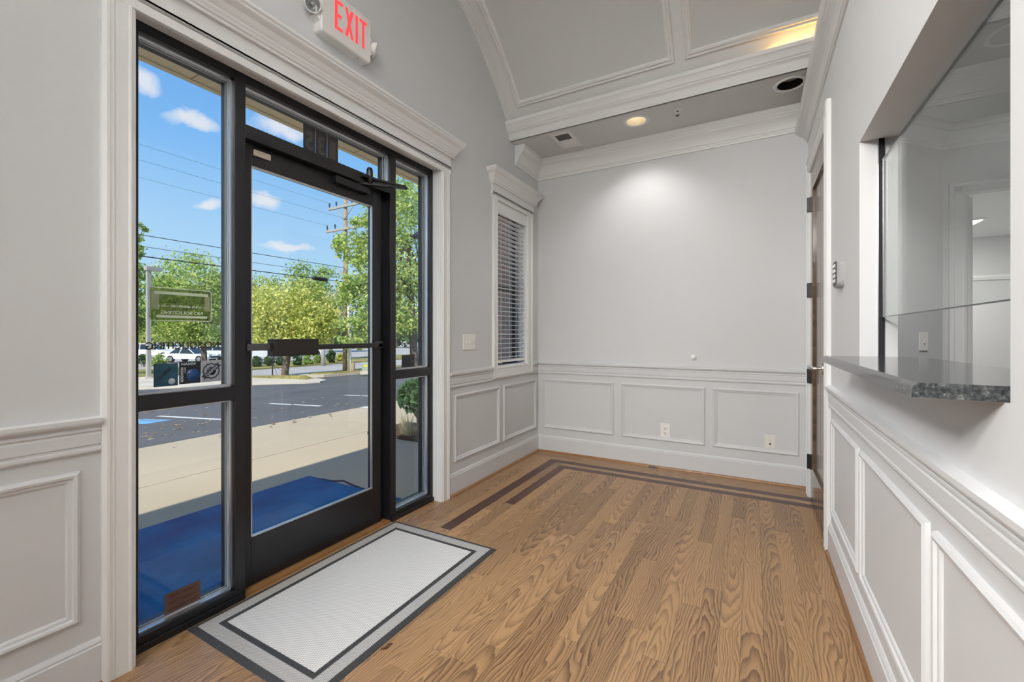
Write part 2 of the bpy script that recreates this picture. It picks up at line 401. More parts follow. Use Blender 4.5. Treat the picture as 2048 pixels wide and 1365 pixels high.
def thing(name, label, cat, loc=(0, 0, 0), group=None, structure=False):
    o = bpy.data.objects.new(name, None); C.objects.link(o); o.empty_display_size = .05
    o['label'] = label; o['category'] = cat
    if group: o['group'] = group
    if structure: o['kind'] = 'structure'
    return o
def text(name, s, c, xd, yd, mat, parent, w=None, h=None, lift=.0012, ext=0.0, bold=.022):
    cu = bpy.data.curves.new('t', 'FONT'); cu.body = s; cu.size = 1; cu.align_x = 'CENTER'; cu.extrude = ext; cu.offset = bold
    to = bpy.data.objects.new('t', cu); C.objects.link(to)
    bpy.context.view_layer.update()
    me = bpy.data.meshes.new_from_object(to); bpy.data.objects.remove(to)
    xs = [v.co.x for v in me.vertices]; ys = [v.co.y for v in me.vertices]
    cx, cy = (min(xs) + max(xs)) / 2, (min(ys) + max(ys)) / 2
    W, Hh = max(xs) - min(xs), max(ys) - min(ys)
    sx = (w / W) if w else (h / Hh); sy = (h / Hh) if h else sx
    xd, yd, c = Vector(xd).normalized(), Vector(yd).normalized(), Vector(c); nd = xd.cross(yd)
    for v in me.vertices: v.co = c + xd * ((v.co.x - cx) * sx) + yd * ((v.co.y - cy) * sy) + nd * ((lift if nd.x >= 0 else -lift) + v.co.z)
    me.materials.append(M[mat] if isinstance(mat, str) else mat)
    o = bpy.data.objects.new(name, me); C.objects.link(o); o.parent = parent
    return o
# ---------------------------------------------------------------- room dimensions (metres)
XL, XR, YB, YR = -1.96, .372, 4.072, -2.6           # left wall, right wall, back wall, rear wall
VY, VZ, VR = 1.574, 1.677, 2.37                      # vault axis and radius
ZS = 2.975                                           # flat soffit
# ---- floor: boards on a dark subfloor
fl = MB().box(-2.16, .49, YR - .1, 4.2, -.06, -.018).build('floor', 'black', None, struct('oak strip floor with two dark walnut inlay lines along the walls', 'floor'))
def plank(x0, x1, y0, y1, mat='oak', along='y'):
    g = .00025; L_, W_ = (y1 - y0, x1 - x0) if along == 'y' else (x1 - x0, y1 - y0)
    w, l = W_ / 2 - g, L_ / 2 - g; t = .019; b = .0004
    z0, z1 = -t, random.uniform(-.0003, .0002)
    vs = [(-w, -l, z0), (w, -l, z0), (w, l, z0), (-w, l, z0), (-w, -l, z1 - b), (w, -l, z1 - b), (w, l, z1 - b), (-w, l, z1 - b),
          (-w + b, -l + b, z1), (w - b, -l + b, z1), (w - b, l - b, z1), (-w + b, l - b, z1)]
    fs = [(0, 3, 2, 1), (8, 9, 10, 11)] + [(i, (i + 1) % 4, 4 + (i + 1) % 4, 4 + i) for i in range(4)] + [(4 + i, 4 + (i + 1) % 4, 8 + (i + 1) % 4, 8 + i) for i in range(4)]
    o = MB().add(vs, fs).build('plank', mat, fl)
    o.location = ((x0 + x1) / 2, (y0 + y1) / 2, 0)
    if along == 'x': o.rotation_euler.z = math.pi / 2
    return o
def row(a0, a1, l0, l1, along, mat='oak', lo=.55, hi=1.25, fixed=None):
    p = l0; first = True
    while p < l1 - 1e-4:
        q = p + (random.uniform(.25, hi) if first else random.uniform(lo, hi)); first = False
        if l1 - q < .3: q = l1
        if along == 'y': plank(a0, a1, p, q, mat, 'y')
        else: plank(p, q, a0, a1, mat, 'x')
        p = q
YF = 3.625
x = -1.475; BW = .0795
while x < .49 - .01:
    x1 = min(x + BW, .49); row(x, x1, -.6, YF, 'y'); x = x1
# behind the camera: longer boards
x = -1.475
while x < .49 - .01:
    x1 = min(x + BW * 2, .49); plank(x, x1, YR, -.6); x = x1
# left border, lengthwise; the inlays stop short of the doorway where boards were replaced
for a, b, top in ((-2.16, -2.08, 4.1), (-2.08, -2.0, 4.1), (-2.0, -1.93, 4.06), (-1.93, -1.855, 4.06), (-1.855, -1.78, 4.06), (-1.78, -1.705, 4.06)):
    row(a, b, YR, min(top, 3.84), 'y', lo=.8, hi=1.6)
row(-1.705, -1.625, YR, 2.14, 'y'); row(-1.705, -1.625, 2.14, 3.84, 'y', 'walnut', lo=.7, hi=1.2)
row(-1.625, -1.55, YR, 3.76, 'y')
row(-1.55, -1.475, YR, 2.68, 'y'); row(-1.55, -1.475, 2.68, 3.70, 'y', 'walnut', lo=.7, hi=1.2)
# back border, crosswise
row(3.625, 3.70, -1.475, .49, 'x', 'walnut', lo=.8, hi=1.5)
row(3.70, 3.76, -1.55, .49, 'x'); row(3.76, 3.84, -1.625, .49, 'x', 'walnut', lo=.8, hi=1.5)
for k in range(3): row(3.84 + k * .0757, 3.84 + (k + 1) * .0757, -2.0, .49, 'x', lo=.8, hi=1.5)
# ---- walls
wl = MB()
T0, T1 = -2.16, XL
DY0, DY1, WY0, WY1, WZ0, WZ1, DZ = .70, 2.475, 3.235, 3.815, .915, 2.375, 2.395
wl.box(T0, T1, YR, DY0, 0, 4.2).box(T0, T1, DY0, DY1, DZ, 4.2).box(T0, T1, DY1, WY0, 0, 4.2)
wl.box(T0, T1, WY0, WY1, 0, WZ0).box(T0, T1, WY0, WY1, WZ1, 4.2).box(T0, T1, WY1, YB + .12, 0, 4.2)
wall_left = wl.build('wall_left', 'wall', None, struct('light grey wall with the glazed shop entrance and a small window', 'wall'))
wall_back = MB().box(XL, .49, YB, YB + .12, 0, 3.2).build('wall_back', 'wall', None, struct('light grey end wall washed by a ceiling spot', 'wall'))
OY0, OY1, OZ0, OZ1, RT = 1.03, 2.202, 1.085, 1.972, .49
RY0, RY1, RZ = 3.02, 3.86, 2.385
wr = MB().box(XR, RT, YR, OY0, 0, 2.84).box(XR, RT, OY0, OY1, 0, OZ0).box(XR, RT, OY0, OY1, OZ1, 2.84).box(XR, RT, OY1, RY0, 0, 2.84)
wr.box(XR, RT, RY0, RY1, RZ, 2.84).box(XR, RT, RY1, YB + .12, 0, 2.84)
wall_right = wr.build('wall_right', 'wall_daylit', None, struct('wall with daylight painted into its colour, a reception hatch and a brown door', 'wall'))
wall_rear = MB().box(-2.16, 1.1, YR - .12, YR, 0, 3.3).build('wall_rear', 'wall', None, struct('plain grey wall behind the viewer', 'wall'))
# ---- barrel vault over flat end soffits
XV = 1.0
def arc(th, r=VR): return (VY + r * math.cos(th), VZ + r * math.sin(th))
rings = []
T_A, T_B = math.radians(35.2), math.radians(144.8)
for i in range(49):
    th = T_A + (T_B - T_A) * i / 48
    y, z = arc(th); y2, z2 = arc(th, VR + .06)
    rings.append([(XL, y, z), (XV, y, z), (XV, y2, z2), (XL, y2, z2)])
ceiling = MB().loft(rings, smooth=False).build('ceiling', 'trim', None, struct('pale grey barrel vault with moulded panels', 'ceiling'))
ceiling.data.polygons.foreach_set('use_smooth', [True] * len(ceiling.data.polygons))
try:
    ceiling.data.set_sharp_from_angle(angle=.6)
except Exception: pass
MB().box(XV, XV + .06, YR, YB, 2.55, 4.2).build('wall_above_reception', 'wall', None, struct('upper wall closing the vault over the reception side', 'wall'))
YL = 3.49
def soffit(y0, y1, cans, hole, name):
    """flat soffit slab with round openings cut for the recessed lights"""
    mb = MB(); xs = [XL]
    cells = sorted(cans)
    for cx_, cy_ in cells:
        a, b = cx_ - .16, cx_ + .16
        mb.box(xs[-1], a, y0, y1, ZS, ZS + .02); xs.append(b)
        # plate with a round hole
        n = 32; c0, c1 = max(y0, cy_ - .16), min(y1, cy_ + .16)
        if c0 > y0: mb.box(a, b, y0, c0, ZS, ZS + .02)
        if c1 < y1: mb.box(a, b, c1, y1, ZS, ZS + .02)
        inner = []; outer = []
        for i in range(n):
            t = 2 * math.pi * i / n; ct, st = math.cos(t), math.sin(t)
            inner.append((cx_ + hole * ct, cy_ + hole * st, ZS))
            kx = (b - cx_) / abs(ct) if abs(ct) > 1e-6 else 9
            ky = ((c1 - cy_) if st > 0 else (cy_ - c0)) / abs(st) if abs(st) > 1e-6 else 9
            k = min(kx, ky); outer.append((cx_ + k * ct, cy_ + k * st, ZS))
        mb.add(outer + inner, [(i, (i + 1) % n, n + (i + 1) % n, n + i) for i in range(n)])
    mb.box(xs[-1], XV, y0, y1, ZS, ZS + .02)
    return mb.build(name, 'soffit_in', None, struct('flat grey soffit ' + ('over the end wall with recessed lights' if y0 > 0 else 'behind the viewer with added fill lights'), 'ceiling'))
CANS = [(-.853, 3.655), (.226, 3.645)]
REAR_FILL = [(-1.45, -.95), (-.55, -.95), (.1, -.95), (-1.45, -1.9), (-.55, -1.9), (.1, -1.9)]
soffit(YL - .02, YB, CANS, .078, 'ceiling_soffit')
soffit(-1.42, -.34, REAR_FILL[:3], .078, 'ceiling_soffit'); soffit(YR, -1.42, REAR_FILL[3:], .078, 'ceiling_soffit')
MB().box(XL, XV, YR, YB, 3.30, 3.34).build('ceiling_void', 'ceil', None, struct('hidden slab above the soffits', 'ceiling')) if False else None
MB().box(XL, XV, YB - .02, YB + .1, 2.9, 3.5).build('bulkhead', 'ceil', None, struct('bulkhead over the end wall', 'ceiling')) if False else None
# lids over the soffit voids keep daylight out
MB().box(XL - .2, XV + .1, YL - .05, YB + .15, 3.22, 3.26).build('ceiling_lid', 'ceil', None, struct('deck above the end soffit', 'ceiling'))
MB().box(XL - .2, XV + .1, YR - .15, -.30, 3.22, 3.26).build('ceiling_lid', 'ceil', None, struct('deck above the rear soffit', 'ceiling'))
# ---- mouldings
CROWN = [(0, 0), (.012, 0), (.012, .016), (.018, .020), (.018, .032), (.026, .036), (.032, .052), (.040, .070), (.054, .090), (.070, .106),
         (.082, .116), (.082, .128), (.090, .132), (.096, .146), (.103, .152), (.103, .185), (0, .185)]
t_ = MB().sweep([(XL, 3.575), (XL, YB), (XR + .1, YB)], ZS - .185, CROWN, side=-1)
t_.build('trim_1', 'trim', None, struct('white crown moulding round the end soffit', 'trim'))
LIP = [(0, 0), (.010, 0), (.010, .014), (.022, .018), (.030, .034), (.040, .052), (.052, .062), (.060, .066), (.060, .074), (.070, .080), (.080, .098), (.092, .116), (.100, .122), (.100, .149), (.088, .149), (.06, .10), (0, .06)]
MB().sweep([(XV, YL), (XL, YL)], ZS, LIP, side=1).build('trim_2', 'trim', None, struct('white cove lip along the front of the end soffit', 'trim'))
MB().sweep([(XL, -.34), (XV, -.34)], ZS, LIP, side=1).build('trim_3', 'trim', None, struct('white cove lip along the rear soffit', 'trim'))
CROWN_R = [(0, 0), (.010, 0), (.010, .014), (.018, .018), (.024, .030), (.036, .044), (.052, .054), (.066, .060), (.066, .070), (.076, .074), (.086, .084), (.086, .125), (0, .125)]
MB().sweep([(XR, YB), (XR, YR)], 2.695, CROWN_R, side=-1).build('trim_4', 'trim', None, struct('white crown moulding along the hatch wall', 'trim'))
MB().box(XR, RT, YR, YB, 2.815, 2.84).build('trim_5', 'trim', None, struct('flat cap on top of the hatch wall', 'trim'))
# vault arch trim and panel mouldings
def archbar(mb, x0, x1, h, a0, a1, n=48):
    rr = []
    for i in range(n + 1):
        th = a0 + (a1 - a0) * i / n; y, z = arc(th, VR + .01); y2, z2 = arc(th, VR - h)
        rr.append([(x0, y, z), (x1, y, z), (x1, y2, z2), (x0, y2, z2)])
    mb.loft(rr)
m_ = MB(); archbar(m_, XL, XL + .022, .022, T_A, T_B); archbar(m_, XL + .022, XL + .036, .012, T_A, T_B)
m_.build('arch_moulding', 'trim', ceiling)
PM = [(0, 0), (.004, .012), (.010, .014), (.014, .009), (.022, .009), (.030, .018), (.040, .018), (.044, .010), (.052, .007), (.054, 0)]
def vault_panel(x0, x1, d0, d1):
    a0, a1 = math.radians(d0), math.radians(d1)
    def fn(u, v, hgt):
        y, z = arc(a0 + v / VR, VR - hgt); return (x0 + u, y, z)
    MB().frame(PM, fn, x1 - x0, (a1 - a0) * VR, (1, 28)).build('panel_moulding', 'trim', ceiling)
    # grey field inside the moulding
    i_ = .050; vs = []
    for k_ in range(33):
        v = i_ + ((a1 - a0) * VR - 2 * i_) * k_ / 32; vs += [fn(i_, v, .002), fn(x1 - x0 - i_, v, .002)]
    MB().add(vs, [(2 * k_, 2 * k_ + 1, 2 * k_ + 3, 2 * k_ + 2) for k_ in range(32)], smooth=True).build('panel_field', 'ceil', ceiling)
for a, b in ((-1.833, -.505), (-.437, .9)):
    vault_panel(a, b, 40.2, 87); vault_panel(a, b, 93, 139.8)
# chair rail, baseboard, shoe
RAIL = [(0, 0), (.010, 0), (.013, .006), (.013, .014), (.010, .018), (.010, .024), (.014, .028), (.014, .062), (.011, .066), (.011, .070), (.016, .074), (.016, .080), (.012, .084), (.014, .088), (.022, .092), (.028, .098), (.030, .104), (.030, .116), (.004, .120), (0, .120)]
BASE = [(0, 0), (.015, 0), (.015, .142), (.011, .146), (.012, .152), (.008, .160), (.004, .166), (0, .166)]
SHOE = [(.014, 0), (.030, 0), (.029, .006), (.026, .012), (.021, .016), (.014, .018)]
CH = .802
for nm, z0, prof, mt in (('trim', CH, RAIL, 'wains'), ('baseboard', 0, BASE, 'wains'), ('shoe', 0, SHOE, 'oak_edge')):
    segs = {'left': [[(XL, YR), (XL, .614)], [(XL, 2.562), (XL, 3.166)] if nm == 'trim' else [(XL, 2.562), (XL, YB), (XR, YB)]],
            'right': [[(XR, 2.93), (XR, YR)]]}
    if nm == 'trim': segs['back'] = [[(XL, 3.931), (XL, YB), (XR, YB)]]
    for sd_, ss in segs.items():
        for k, pth in enumerate(ss):
            d = {'trim': 'pale chair rail', 'baseboard': 'tall pale baseboard', 'shoe': 'brown quarter-round shoe moulding'}[nm]
            where = {'left': ['left of the entrance', 'between entrance and corner'], 'right': ['along the hatch wall'], 'back': ['along the end wall']}[sd_][k]
            name = {'trim': 'trim_%d' % (6 + k + 3 * ('left', 'right', 'back').index(sd_)), 'baseboard': 'baseboard_' + ('back' if k else sd_), 'shoe': 'baseboard_shoe'}[nm]
            MB().sweep(pth, z0, prof, side=-1).build(name, 'wains_daylit' if (sd_ == 'right' and mt == 'wains') else mt, None, struct(d + ' ' + where, 'trim' if nm != 'baseboard' else 'baseboard'))
# wainscot panel mouldings, one object each, on the wall that carries them
WP = [(0, 0), (.003, .010), (.010, .015), (.018, .013), (.022, .007), (.030, .006), (.034, .003), (.036, 0)]
def wpanel(parent, fn, w, mt='wains'):
    MB().frame(WP, fn, w, .505).build('panel_moulding', mt, parent)
for y0, y1 in ((2.625, 3.287), (3.353, 4.02), (-.15, .563), (-.95, -.22), (-1.75, -1.02)):
    wpanel(wall_left, lambda u, v, h, y0=y0: (XL + h, y0 + u, .242 + v), y1 - y0)
for x0, x1 in ((-1.894, -1.157), (-1.093, -.362), (-.305, .314)):
    wpanel(wall_back, lambda u, v, h, x0=x0: (x0 + u, YB - h, .242 + v), x1 - x0)
for y0, y1 in ((2.19, 2.86), (1.40, 2.145), (.64, 1.355), (-.15, .595), (-.95, -.2)):
    wpanel(wall_right, lambda u, v, h, y0=y0: (XR - h, y0 + u, .242 + v), y1 - y0, 'wains_daylit')
# ---------------------------------------------------------------- entrance casing
CAS = [(0, 0), (0, .016), (.012, .022), (.020, .022), (.022, .017), (.030, .017), (.032, .020), (.036, .017), (.072, .017), (.076, .020), (.082, .020), (.086, .014), (.094, .012), (.094, 0)]
def casing_v(mb, y_out, y_in, z0, z1, xw, sx, m0=0):
    """vertical casing; profile runs from the outer to the inner edge"""
    s = 1 if y_in > y_out else -1; k = abs(y_in - y_out) / .094
    mb.ext([(a * k, b) for a, b in CAS], (xw, y_out, z0), (xw, y_out, z1), (0, s, 0), (sx, 0, 0), m0, 0)
HEADCROWN = [(0, 0), (.020, 0), (.020, .012), (.028, .016), (.032, .026), (.038, .034), (.038, .042), (.046, .050), (.060, .070), (.078, .082), (.086, .088), (.086, .098), (.094, .104), (.094, .118), (0, .118)]
BEAD = [(0, 0), (.0185, 0), (.021, .005), (.0225, .012), (.0225, .020), (0, .020)]
def header(y0, y1, z, label, name):
    mb = MB()
    mb.box(XL - .001, XL + .018, y0, y1, z, z + .036)                       # architrave
    mb.sweep([(XL, y0), (XL, y1)], z + .034, BEAD, side=-1)
    mb.sweep([(XL, y0 - .012), (XL, y1 + .012)], z + .034, BEAD, side=-1)
    mb.box(XL - .001, XL + .018, y0, y1, z + .053, z + .125)                 # frieze
    c = MB(); 
    mb.sweep([(XL - .001, y0), (XL + .002, y0), (XL + .002, y1), (XL - .001, y1)], z + .122, HEADCROWN, side=-1) if False else None
    # crown with returns: a mitred path out from the wall, along, and back
    mb.sweep([(XL, y0), (XL + .0181, y0), (XL + .0181, y1), (XL, y1)], z + .122, [(a * .86, b) for a, b in HEADCROWN[:-1]] + [(-.01, .118), (-.01, 0)], side=-1)
    return mb.build(name, 'trim', None, struct(label, 'trim'))
m_ = MB(); casing_v(m_, .614, .708, 0, 2.375, XL, 1); casing_v(m_, 2.562, 2.466, 0, 2.375, XL, 1)
m_.box(XL + .002, -2.03, DY0, .712, 0, 2.39).box(XL + .002, -2.03, 2.462, DY1, 0, 2.39).box(XL + .002, -2.03, DY0, DY1, 2.386, 2.40)
m_.build('trim_20', 'trim', None, struct('white fluted casing and jambs round the glazed entrance', 'trim'))
header(.606, 2.568, 2.372, 'white crowned header over the glazed entrance', 'trim_21')
m_ = MB(); casing_v(m_, 3.166, 3.247, .815, 2.375, XL, 1, .108 / .081); casing_v(m_, 3.931, 3.803, .815, 2.375, XL, 1, .108 / .128)
k = .108 / .094
m_.ext([(a * k, b) for a, b in CAS], (XL, 3.166, .815), (XL, 3.931, .815), (0, 0, 1), (1, 0, 0), .081 / .108, -.128 / .108)
m_.box(XL + .002, -2.05, WY0, 3.249, WZ0, WZ1).box(XL + .002, -2.05, 3.801, WY1, WZ0, WZ1).box(XL + .002, -2.05, WY0, WY1, WZ0, .926).box(XL + .002, -2.05, WY0, WY1, 2.366, 2.378)
m_.build('trim_22', 'trim', None, struct('white casing and jambs round the small window', 'trim'))
header(3.158, 3.938, 2.372, 'white crowned header over the small window', 'trim_23')
# brown door casing on the hatch wall
m_ = MB()
PC = [(0, 0), (0, .020), (.010, .027), (.020, .027), (.024, .021), (.060, .021), (.066, .026), (.078, .022), (.088, .014), (.088, 0)]
m_.ext(PC, (XR, 2.932, 0), (XR, 2.932, 2.50), (0, 1, 0), (-1, 0, 0), 0, -1.25); m_.ext(PC, (XR, 3.948, 0), (XR, 3.948, 2.50), (0, -1, 0), (-1, 0, 0), 0, -1.25)
m_.ext([(a * 1.25, b) for a, b in PC], (XR, 2.932, 2.50), (XR, 3.948, 2.50), (0, 0, -1), (-1, 0, 0), .8, -.8)
m_.box(XR - .002, RT, RY0 - .002, RY0 + .012, 0, RZ).box(XR - .002, RT, RY1 - .012, RY1 + .002, 0, RZ).box(XR - .002, RT, RY0, RY1, RZ - .012, RZ + .002)
m_.build('trim_24', 'trim', None, struct('white casing round the brown door', 'trim'))
# ---------------------------------------------------------------- aluminium storefront
FX0, FX1, GX = -2.138, -2.025, -2.075
sf = thing('window_1', 'black aluminium shopfront frame with glass side lights and transom', 'window', structure=True)
def bar(name, y0, y1, z0, z1, x0=FX0, x1=FX1, parent=sf, mat='alum', b=.002):
    return MB().rbox(x0, x1, y0, y1, z0, z1, b).build(name, mat, parent)
bar('jamb', .70, .745, 0, 2.395); bar('jamb', 2.432, 2.473, 0, 2.395)
bar('mullion', 1.092, 1.140, 0, 2.395); bar('mullion', 2.043, 2.092, 0, 2.395)
for y0, y1 in ((.745, 1.092), (1.14, 2.043), (2.092, 2.432)): bar('head', y0, y1, 2.346, 2.395)
bar('transom_bar', 1.14, 2.043, 2.100, 2.162)
for y0, y1 in ((.745, 1.092), (2.092, 2.432)):
    bar('sill', y0, y1, .0, .055); bar('mid_rail', y0, y1, .908, .967)
    bar('subsill', y0 - .04, y1 + .04, 0, .028, FX1, FX1 + .012)
def light(y0, y1, z0, z1, name):
    """one glazed light: pane plus stops and gasket lines"""
    MB().box(GX - .003, GX + .003, y0, y1, z0, z1).build('pane', 'glass', sf)
    b = MB()
    for xx, ww in ((GX - .012, .006), (GX + .006, .006)):
        b.box(xx, xx + ww, y0, y0 + .010, z0, z1).box(xx, xx + ww, y1 - .010, y1, z0, z1).box(xx, xx + ww, y0, y1, z0, z0 + .010).box(xx, xx + ww, y0, y1, z1 - .010, z1)
    b.build('glazing_gasket', 'gasket', sf)
    s = MB()
    for xx0, xx1 in ((GX + .013, GX + .030),):
        s.box(xx0, xx1, y0, y0 + .007, z0, z1).box(xx0, xx1, y1 - .007, y1, z0, z1).box(xx0, xx1, y0, y1, z0, z0 + .007).box(xx0, xx1, y0, y1, z1 - .007, z1)
    s.build('glazing_stop', 'chrome', sf)
light(.745, 1.092, .967, 2.346, 'l'); light(.745, 1.092, .055, .908, 'l'); light(2.092, 2.432, .967, 2.346, 'l'); light(2.092, 2.432, .055, .908, 'l')
light(1.14, 2.043, 2.162, 2.346, 'l')
# threshold under the door
MB().box(-2.14, FX1, 1.14, 2.043, -.001, .012).build('threshold', 'oak_edge', sf)
MB().box(FX0, -2.09, 2.005, 2.043, .012, 2.1).build('door_stop', 'alum', sf); MB().box(FX0, -2.112, 1.14, 1.150, .012, 2.1).build('door_stop', 'alum', sf)
# ---- the glass door
dr = thing('door_1', 'black framed glass entrance door with push bar', 'door', structure=True)
DX0, DX1 = -2.112, -2.068
bar('stile', 1.142, 1.190, .018, 2.097, DX0, DX1, dr); bar('stile', 1.938, 2.004, .018, 2.097, DX0, DX1, dr)
bar('bottom_rail', 1.190, 1.938, .018, .240, DX0, DX1, dr); bar('top_rail', 1.190, 1.938, 2.000, 2.097, DX0, DX1, dr)
MB().box(-2.093, -2.087, 1.188, 1.940, .238, 2.002).build('pane', 'glass', dr)
g_ = MB()
for y0, y1, z0, z1 in ((1.190, 1.196, .24, 2.0), (1.932, 1.938, .24, 2.0), (1.19, 1.938, .24, .247), (1.19, 1.938, 1.993, 2.0)):
    g_.box(-2.087, DX1 - .004, y0, y1, z0, z1)
g_.build('glazing_stop', 'chrome', dr)
# push bar: two round-cornered tubes into a wide push pad
pb = MB().rbox(-2.052, -2.030, 1.150, 1.265, 1.124, 1.157, .003).build('push_bar', 'darkplast', dr)
MB().rbox(-2.052, -2.030, 1.495, 1.985, 1.120, 1.147, .003).build('push_bar', 'black', dr)
MB().rbox(-2.056, -1.998, 1.258, 1.502, 1.094, 1.178, .004).build('push_pad', P('brown_black_pad', (.011, .008, .006), .45), dr)
for y in (1.965,): MB().rbox(DX1 - .002, -2.030, y - .018, y + .018, 1.118, 1.160, .003).build('bar_bracket', 'black', dr)
# closer: body on the top rail, spindle, folded arm into the room
MB().rbox(DX1 - .002, -2.030, 1.64, 1.88, 2.050, 2.092, .005).build('closer_body', 'alum', dr)
MB().lathe([(0, .035), (.014, .033), (.019, .02), (.019, -.03), (.014, -.06), (0, -.06)], (-2.010, 1.858, 2.165), n=20).build('closer_spindle', 'alum', dr)
def flat_bar(p, q, w, h):
    p, q = Vector(p), Vector(q); d = (q - p).normalized(); s_ = d.cross(Vector((0, 0, 1))).normalized() * (w / 2); u_ = Vector((0, 0, h / 2))
    return MB().loft([[e - s_ - u_, e + s_ - u_, e + s_ + u_, e - s_ + u_] for e in (p, q)])
flat_bar((-2.06, 1.79, 2.098), (-1.900, 2.058, 2.116), .024, .012).build('closer_arm', 'alum', dr)
flat_bar((-1.905, 2.052, 2.126), (-2.010, 1.858, 2.138), .020, .010).build('closer_arm', 'alum', dr)
MB().rbox(-2.03, -1.995, 1.80, 1.90, 2.128, 2.148, .003).build('closer_bracket', 'alum', dr)
MB().rbox(DX1 - .001, -2.055, 1.197, 1.279, 2.046, 2.076, .004).build('door_contact', 'beige', dr)
MB().rbox(-2.066, -2.05, 1.155, 1.172, .46, .50, .003).build('lock_cylinder', 'steel', dr) if False else None
# ---------------------------------------------------------------- stickers on the glass
GI = GX + .0036
olive = new_mat('olive_film')[0]
def film(name, col, op):
    m, nt, b = new_mat(name); N, L = nt.nodes, nt.links
    t = N.new('ShaderNodeBsdfTransparent'); t.inputs[0].default_value = (*col, 1)
    mx = N.new('ShaderNodeMixShader'); mx.inputs[0].default_value = op
    b.inputs['Base Color'].default_value = (*col, 1); b.inputs['Roughness'].default_value = .5
    L.new(t.outputs[0], mx.inputs[1]); L.new(b.outputs[0], mx.inputs[2]); L.new(mx.outputs[0], N['Material Output'].inputs['Surface']); return m
OL = film('olive_film', (.62, .66, .50), .06); OL2 = film('olive_ink', (.34, .40, .22), .75); PALE = film('pale_ink', (.62, .70, .56), .85)
def rrect(mb, y0, y1, z0, z1, r, x, th=.0006, hole=0):
    def loop(i):
        pts = []
        for cy_, cz_, a0 in ((y1 - r, z1 - r, 0), (y0 + r, z1 - r, 90), (y0 + r, z0 + r, 180), (y1 - r, z0 + r, 270)):
            for k_ in range(7):
                a = math.radians(a0 + 15 * k_); pts.append((cy_ + (r - i) * math.cos(a), cz_ + (r - i) * math.sin(a)))
        return pts
    o = loop(0)
    if not hole: mb.loft([[(x, y, z) for y, z in o], [(x + th, y, z) for y, z in o]])
    else:
        i_ = loop(hole); mb.loft([[(x, y, z) for y, z in o], [(x + th, y, z) for y, z in o], [(x + th, y, z) for y, z in i_], [(x, y, z) for y, z in i_]], caps=False)
    return mb
s = thing('window_sign', 'olive rounded no-soliciting sign on the side light glass', 'sign')
rrect(MB(), .794, 1.020, 1.255, 1.390, .012, GI).build('film', OL, s)
rrect(MB(), .794, 1.020, 1.255, 1.390, .012, GI + .0006, hole=.004).build('border', PALE, s)
MB().box(GI + .0007, GI + .0013, .812, 1.006, 1.362, 1.374).build('stripe', PALE, s); MB().box(GI + .0007, GI + .0013, .818, 1.002, 1.268, 1.278).build('stripe', PALE, s)
MB().box(GI + .0007, GI + .0011, .802, .828, 1.300, 1.372).build('panel', OL2, s); MB().box(GI + .0007, GI + .0011, .992, 1.012, 1.300, 1.364).build('panel', OL2, s)
text('lettering', 'NO SOLICITING', (GI + .0011, .908, 1.2895), (0, -1, 0), (0, 0, 1), PALE, s, w=.150, h=.014)
bars = MB()                                            # small print too worn to read: short upright strokes
for i in range(34): bars.box(GI + .0011, GI + .0014, .824 + i * .005, .824 + i * .005 + random.uniform(.0012, .0032), 1.311, 1.311 + random.uniform(.007, .011))
bars.build('worn_print', PALE, s)
s = thing('window_lettering', 'dark letters reading NO SOLICITING backwards across the side light', 'lettering')
text('lettering', 'NO SOLICITING', (GI, .9165, 1.155), (0, -1, 0), (0, 0, 1), P('brown_black_vinyl', (.035, .026, .018), .5), s, w=.265, h=.030)
teal = P('dark_teal_vinyl', (.006, .055, .090), .45); navy = P('black_vinyl', (.006, .008, .013), .4); silver = P('silver_vinyl', (.30, .32, .36), .5)
pale = P('pale_vinyl', (.45, .52, .58), .5); deepblue = P('deep_blue_vinyl', (.008, .05, .16), .4); ink = P('navy_ink', (.006, .012, .030), .4)
def sticker(y0, y1, z0, z1, mat, label):
    t = thing('window_sticker', label, 'sticker', group='square stickers on the side light'); MB().box(GI, GI + .0006, y0, y1, z0, z1).build('backing', mat, t); return t
UP, RT_ = Vector((0, 0, 1)), Vector((0, 1, 0))
def rot(a): r = math.radians(a); return (RT_ * math.cos(r) + UP * math.sin(r), UP * math.cos(r) - RT_ * math.sin(r))
X2 = GI + .0007
t = sticker(.810, .893, .991, 1.083, teal, 'dark teal square sticker with a slanted dark word and pale globe')
xd, yd = rot(45); text('lettering', 'NAMM', (X2, .843, 1.040), xd, yd, ink, t, w=.062, h=.016)
text('lettering', 'Member', (X2, .866, 1.026), xd, yd, P('teal_ink', (.03, .13, .19), .5), t, w=.048, h=.007)
MB().lathe([(0, .0008), (.0125, .0008), (.0125, 0)], (GI, .871, 1.009), 'x', 24).build('globe', pale, t)
t = sticker(.897, .977, .994, 1.086, navy, 'black square sticker with white member lettering and a blue globe')
text('lettering', 'NAMM', (X2, .930, 1.077), (0, 1, 0), (0, 0, 1), pale, t, w=.053, h=.011)
text('lettering', 'MEMBER', (X2, .9065, 1.032), (0, 0, -1), (0, 1, 0), pale, t, w=.062, h=.010)
text('lettering', '2014', (X2, .918, 1.052), (0, 0, -1), (0, 1, 0), pale, t, w=.022, h=.007)
MB().lathe([(0, .0008), (.0265, .0008), (.0265, 0)], (GI, .949, 1.029), 'x', 32).build('globe', deepblue, t)
t = sticker(.979, 1.060, .994, 1.087, silver, 'silver square sticker with a dark scalloped seal and ribbon')
seal = []
for i in range(72):
    a = 2 * math.pi * i / 72; r = .034 + .0018 * math.cos(12 * a); seal.append((1.0185 + r * math.cos(a), 1.041 + r * math.sin(a)))
n_ = len(seal); inn = [(1.0185 + (y - 1.0185) * .84, 1.041 + (z - 1.041) * .84) for y, z in seal]
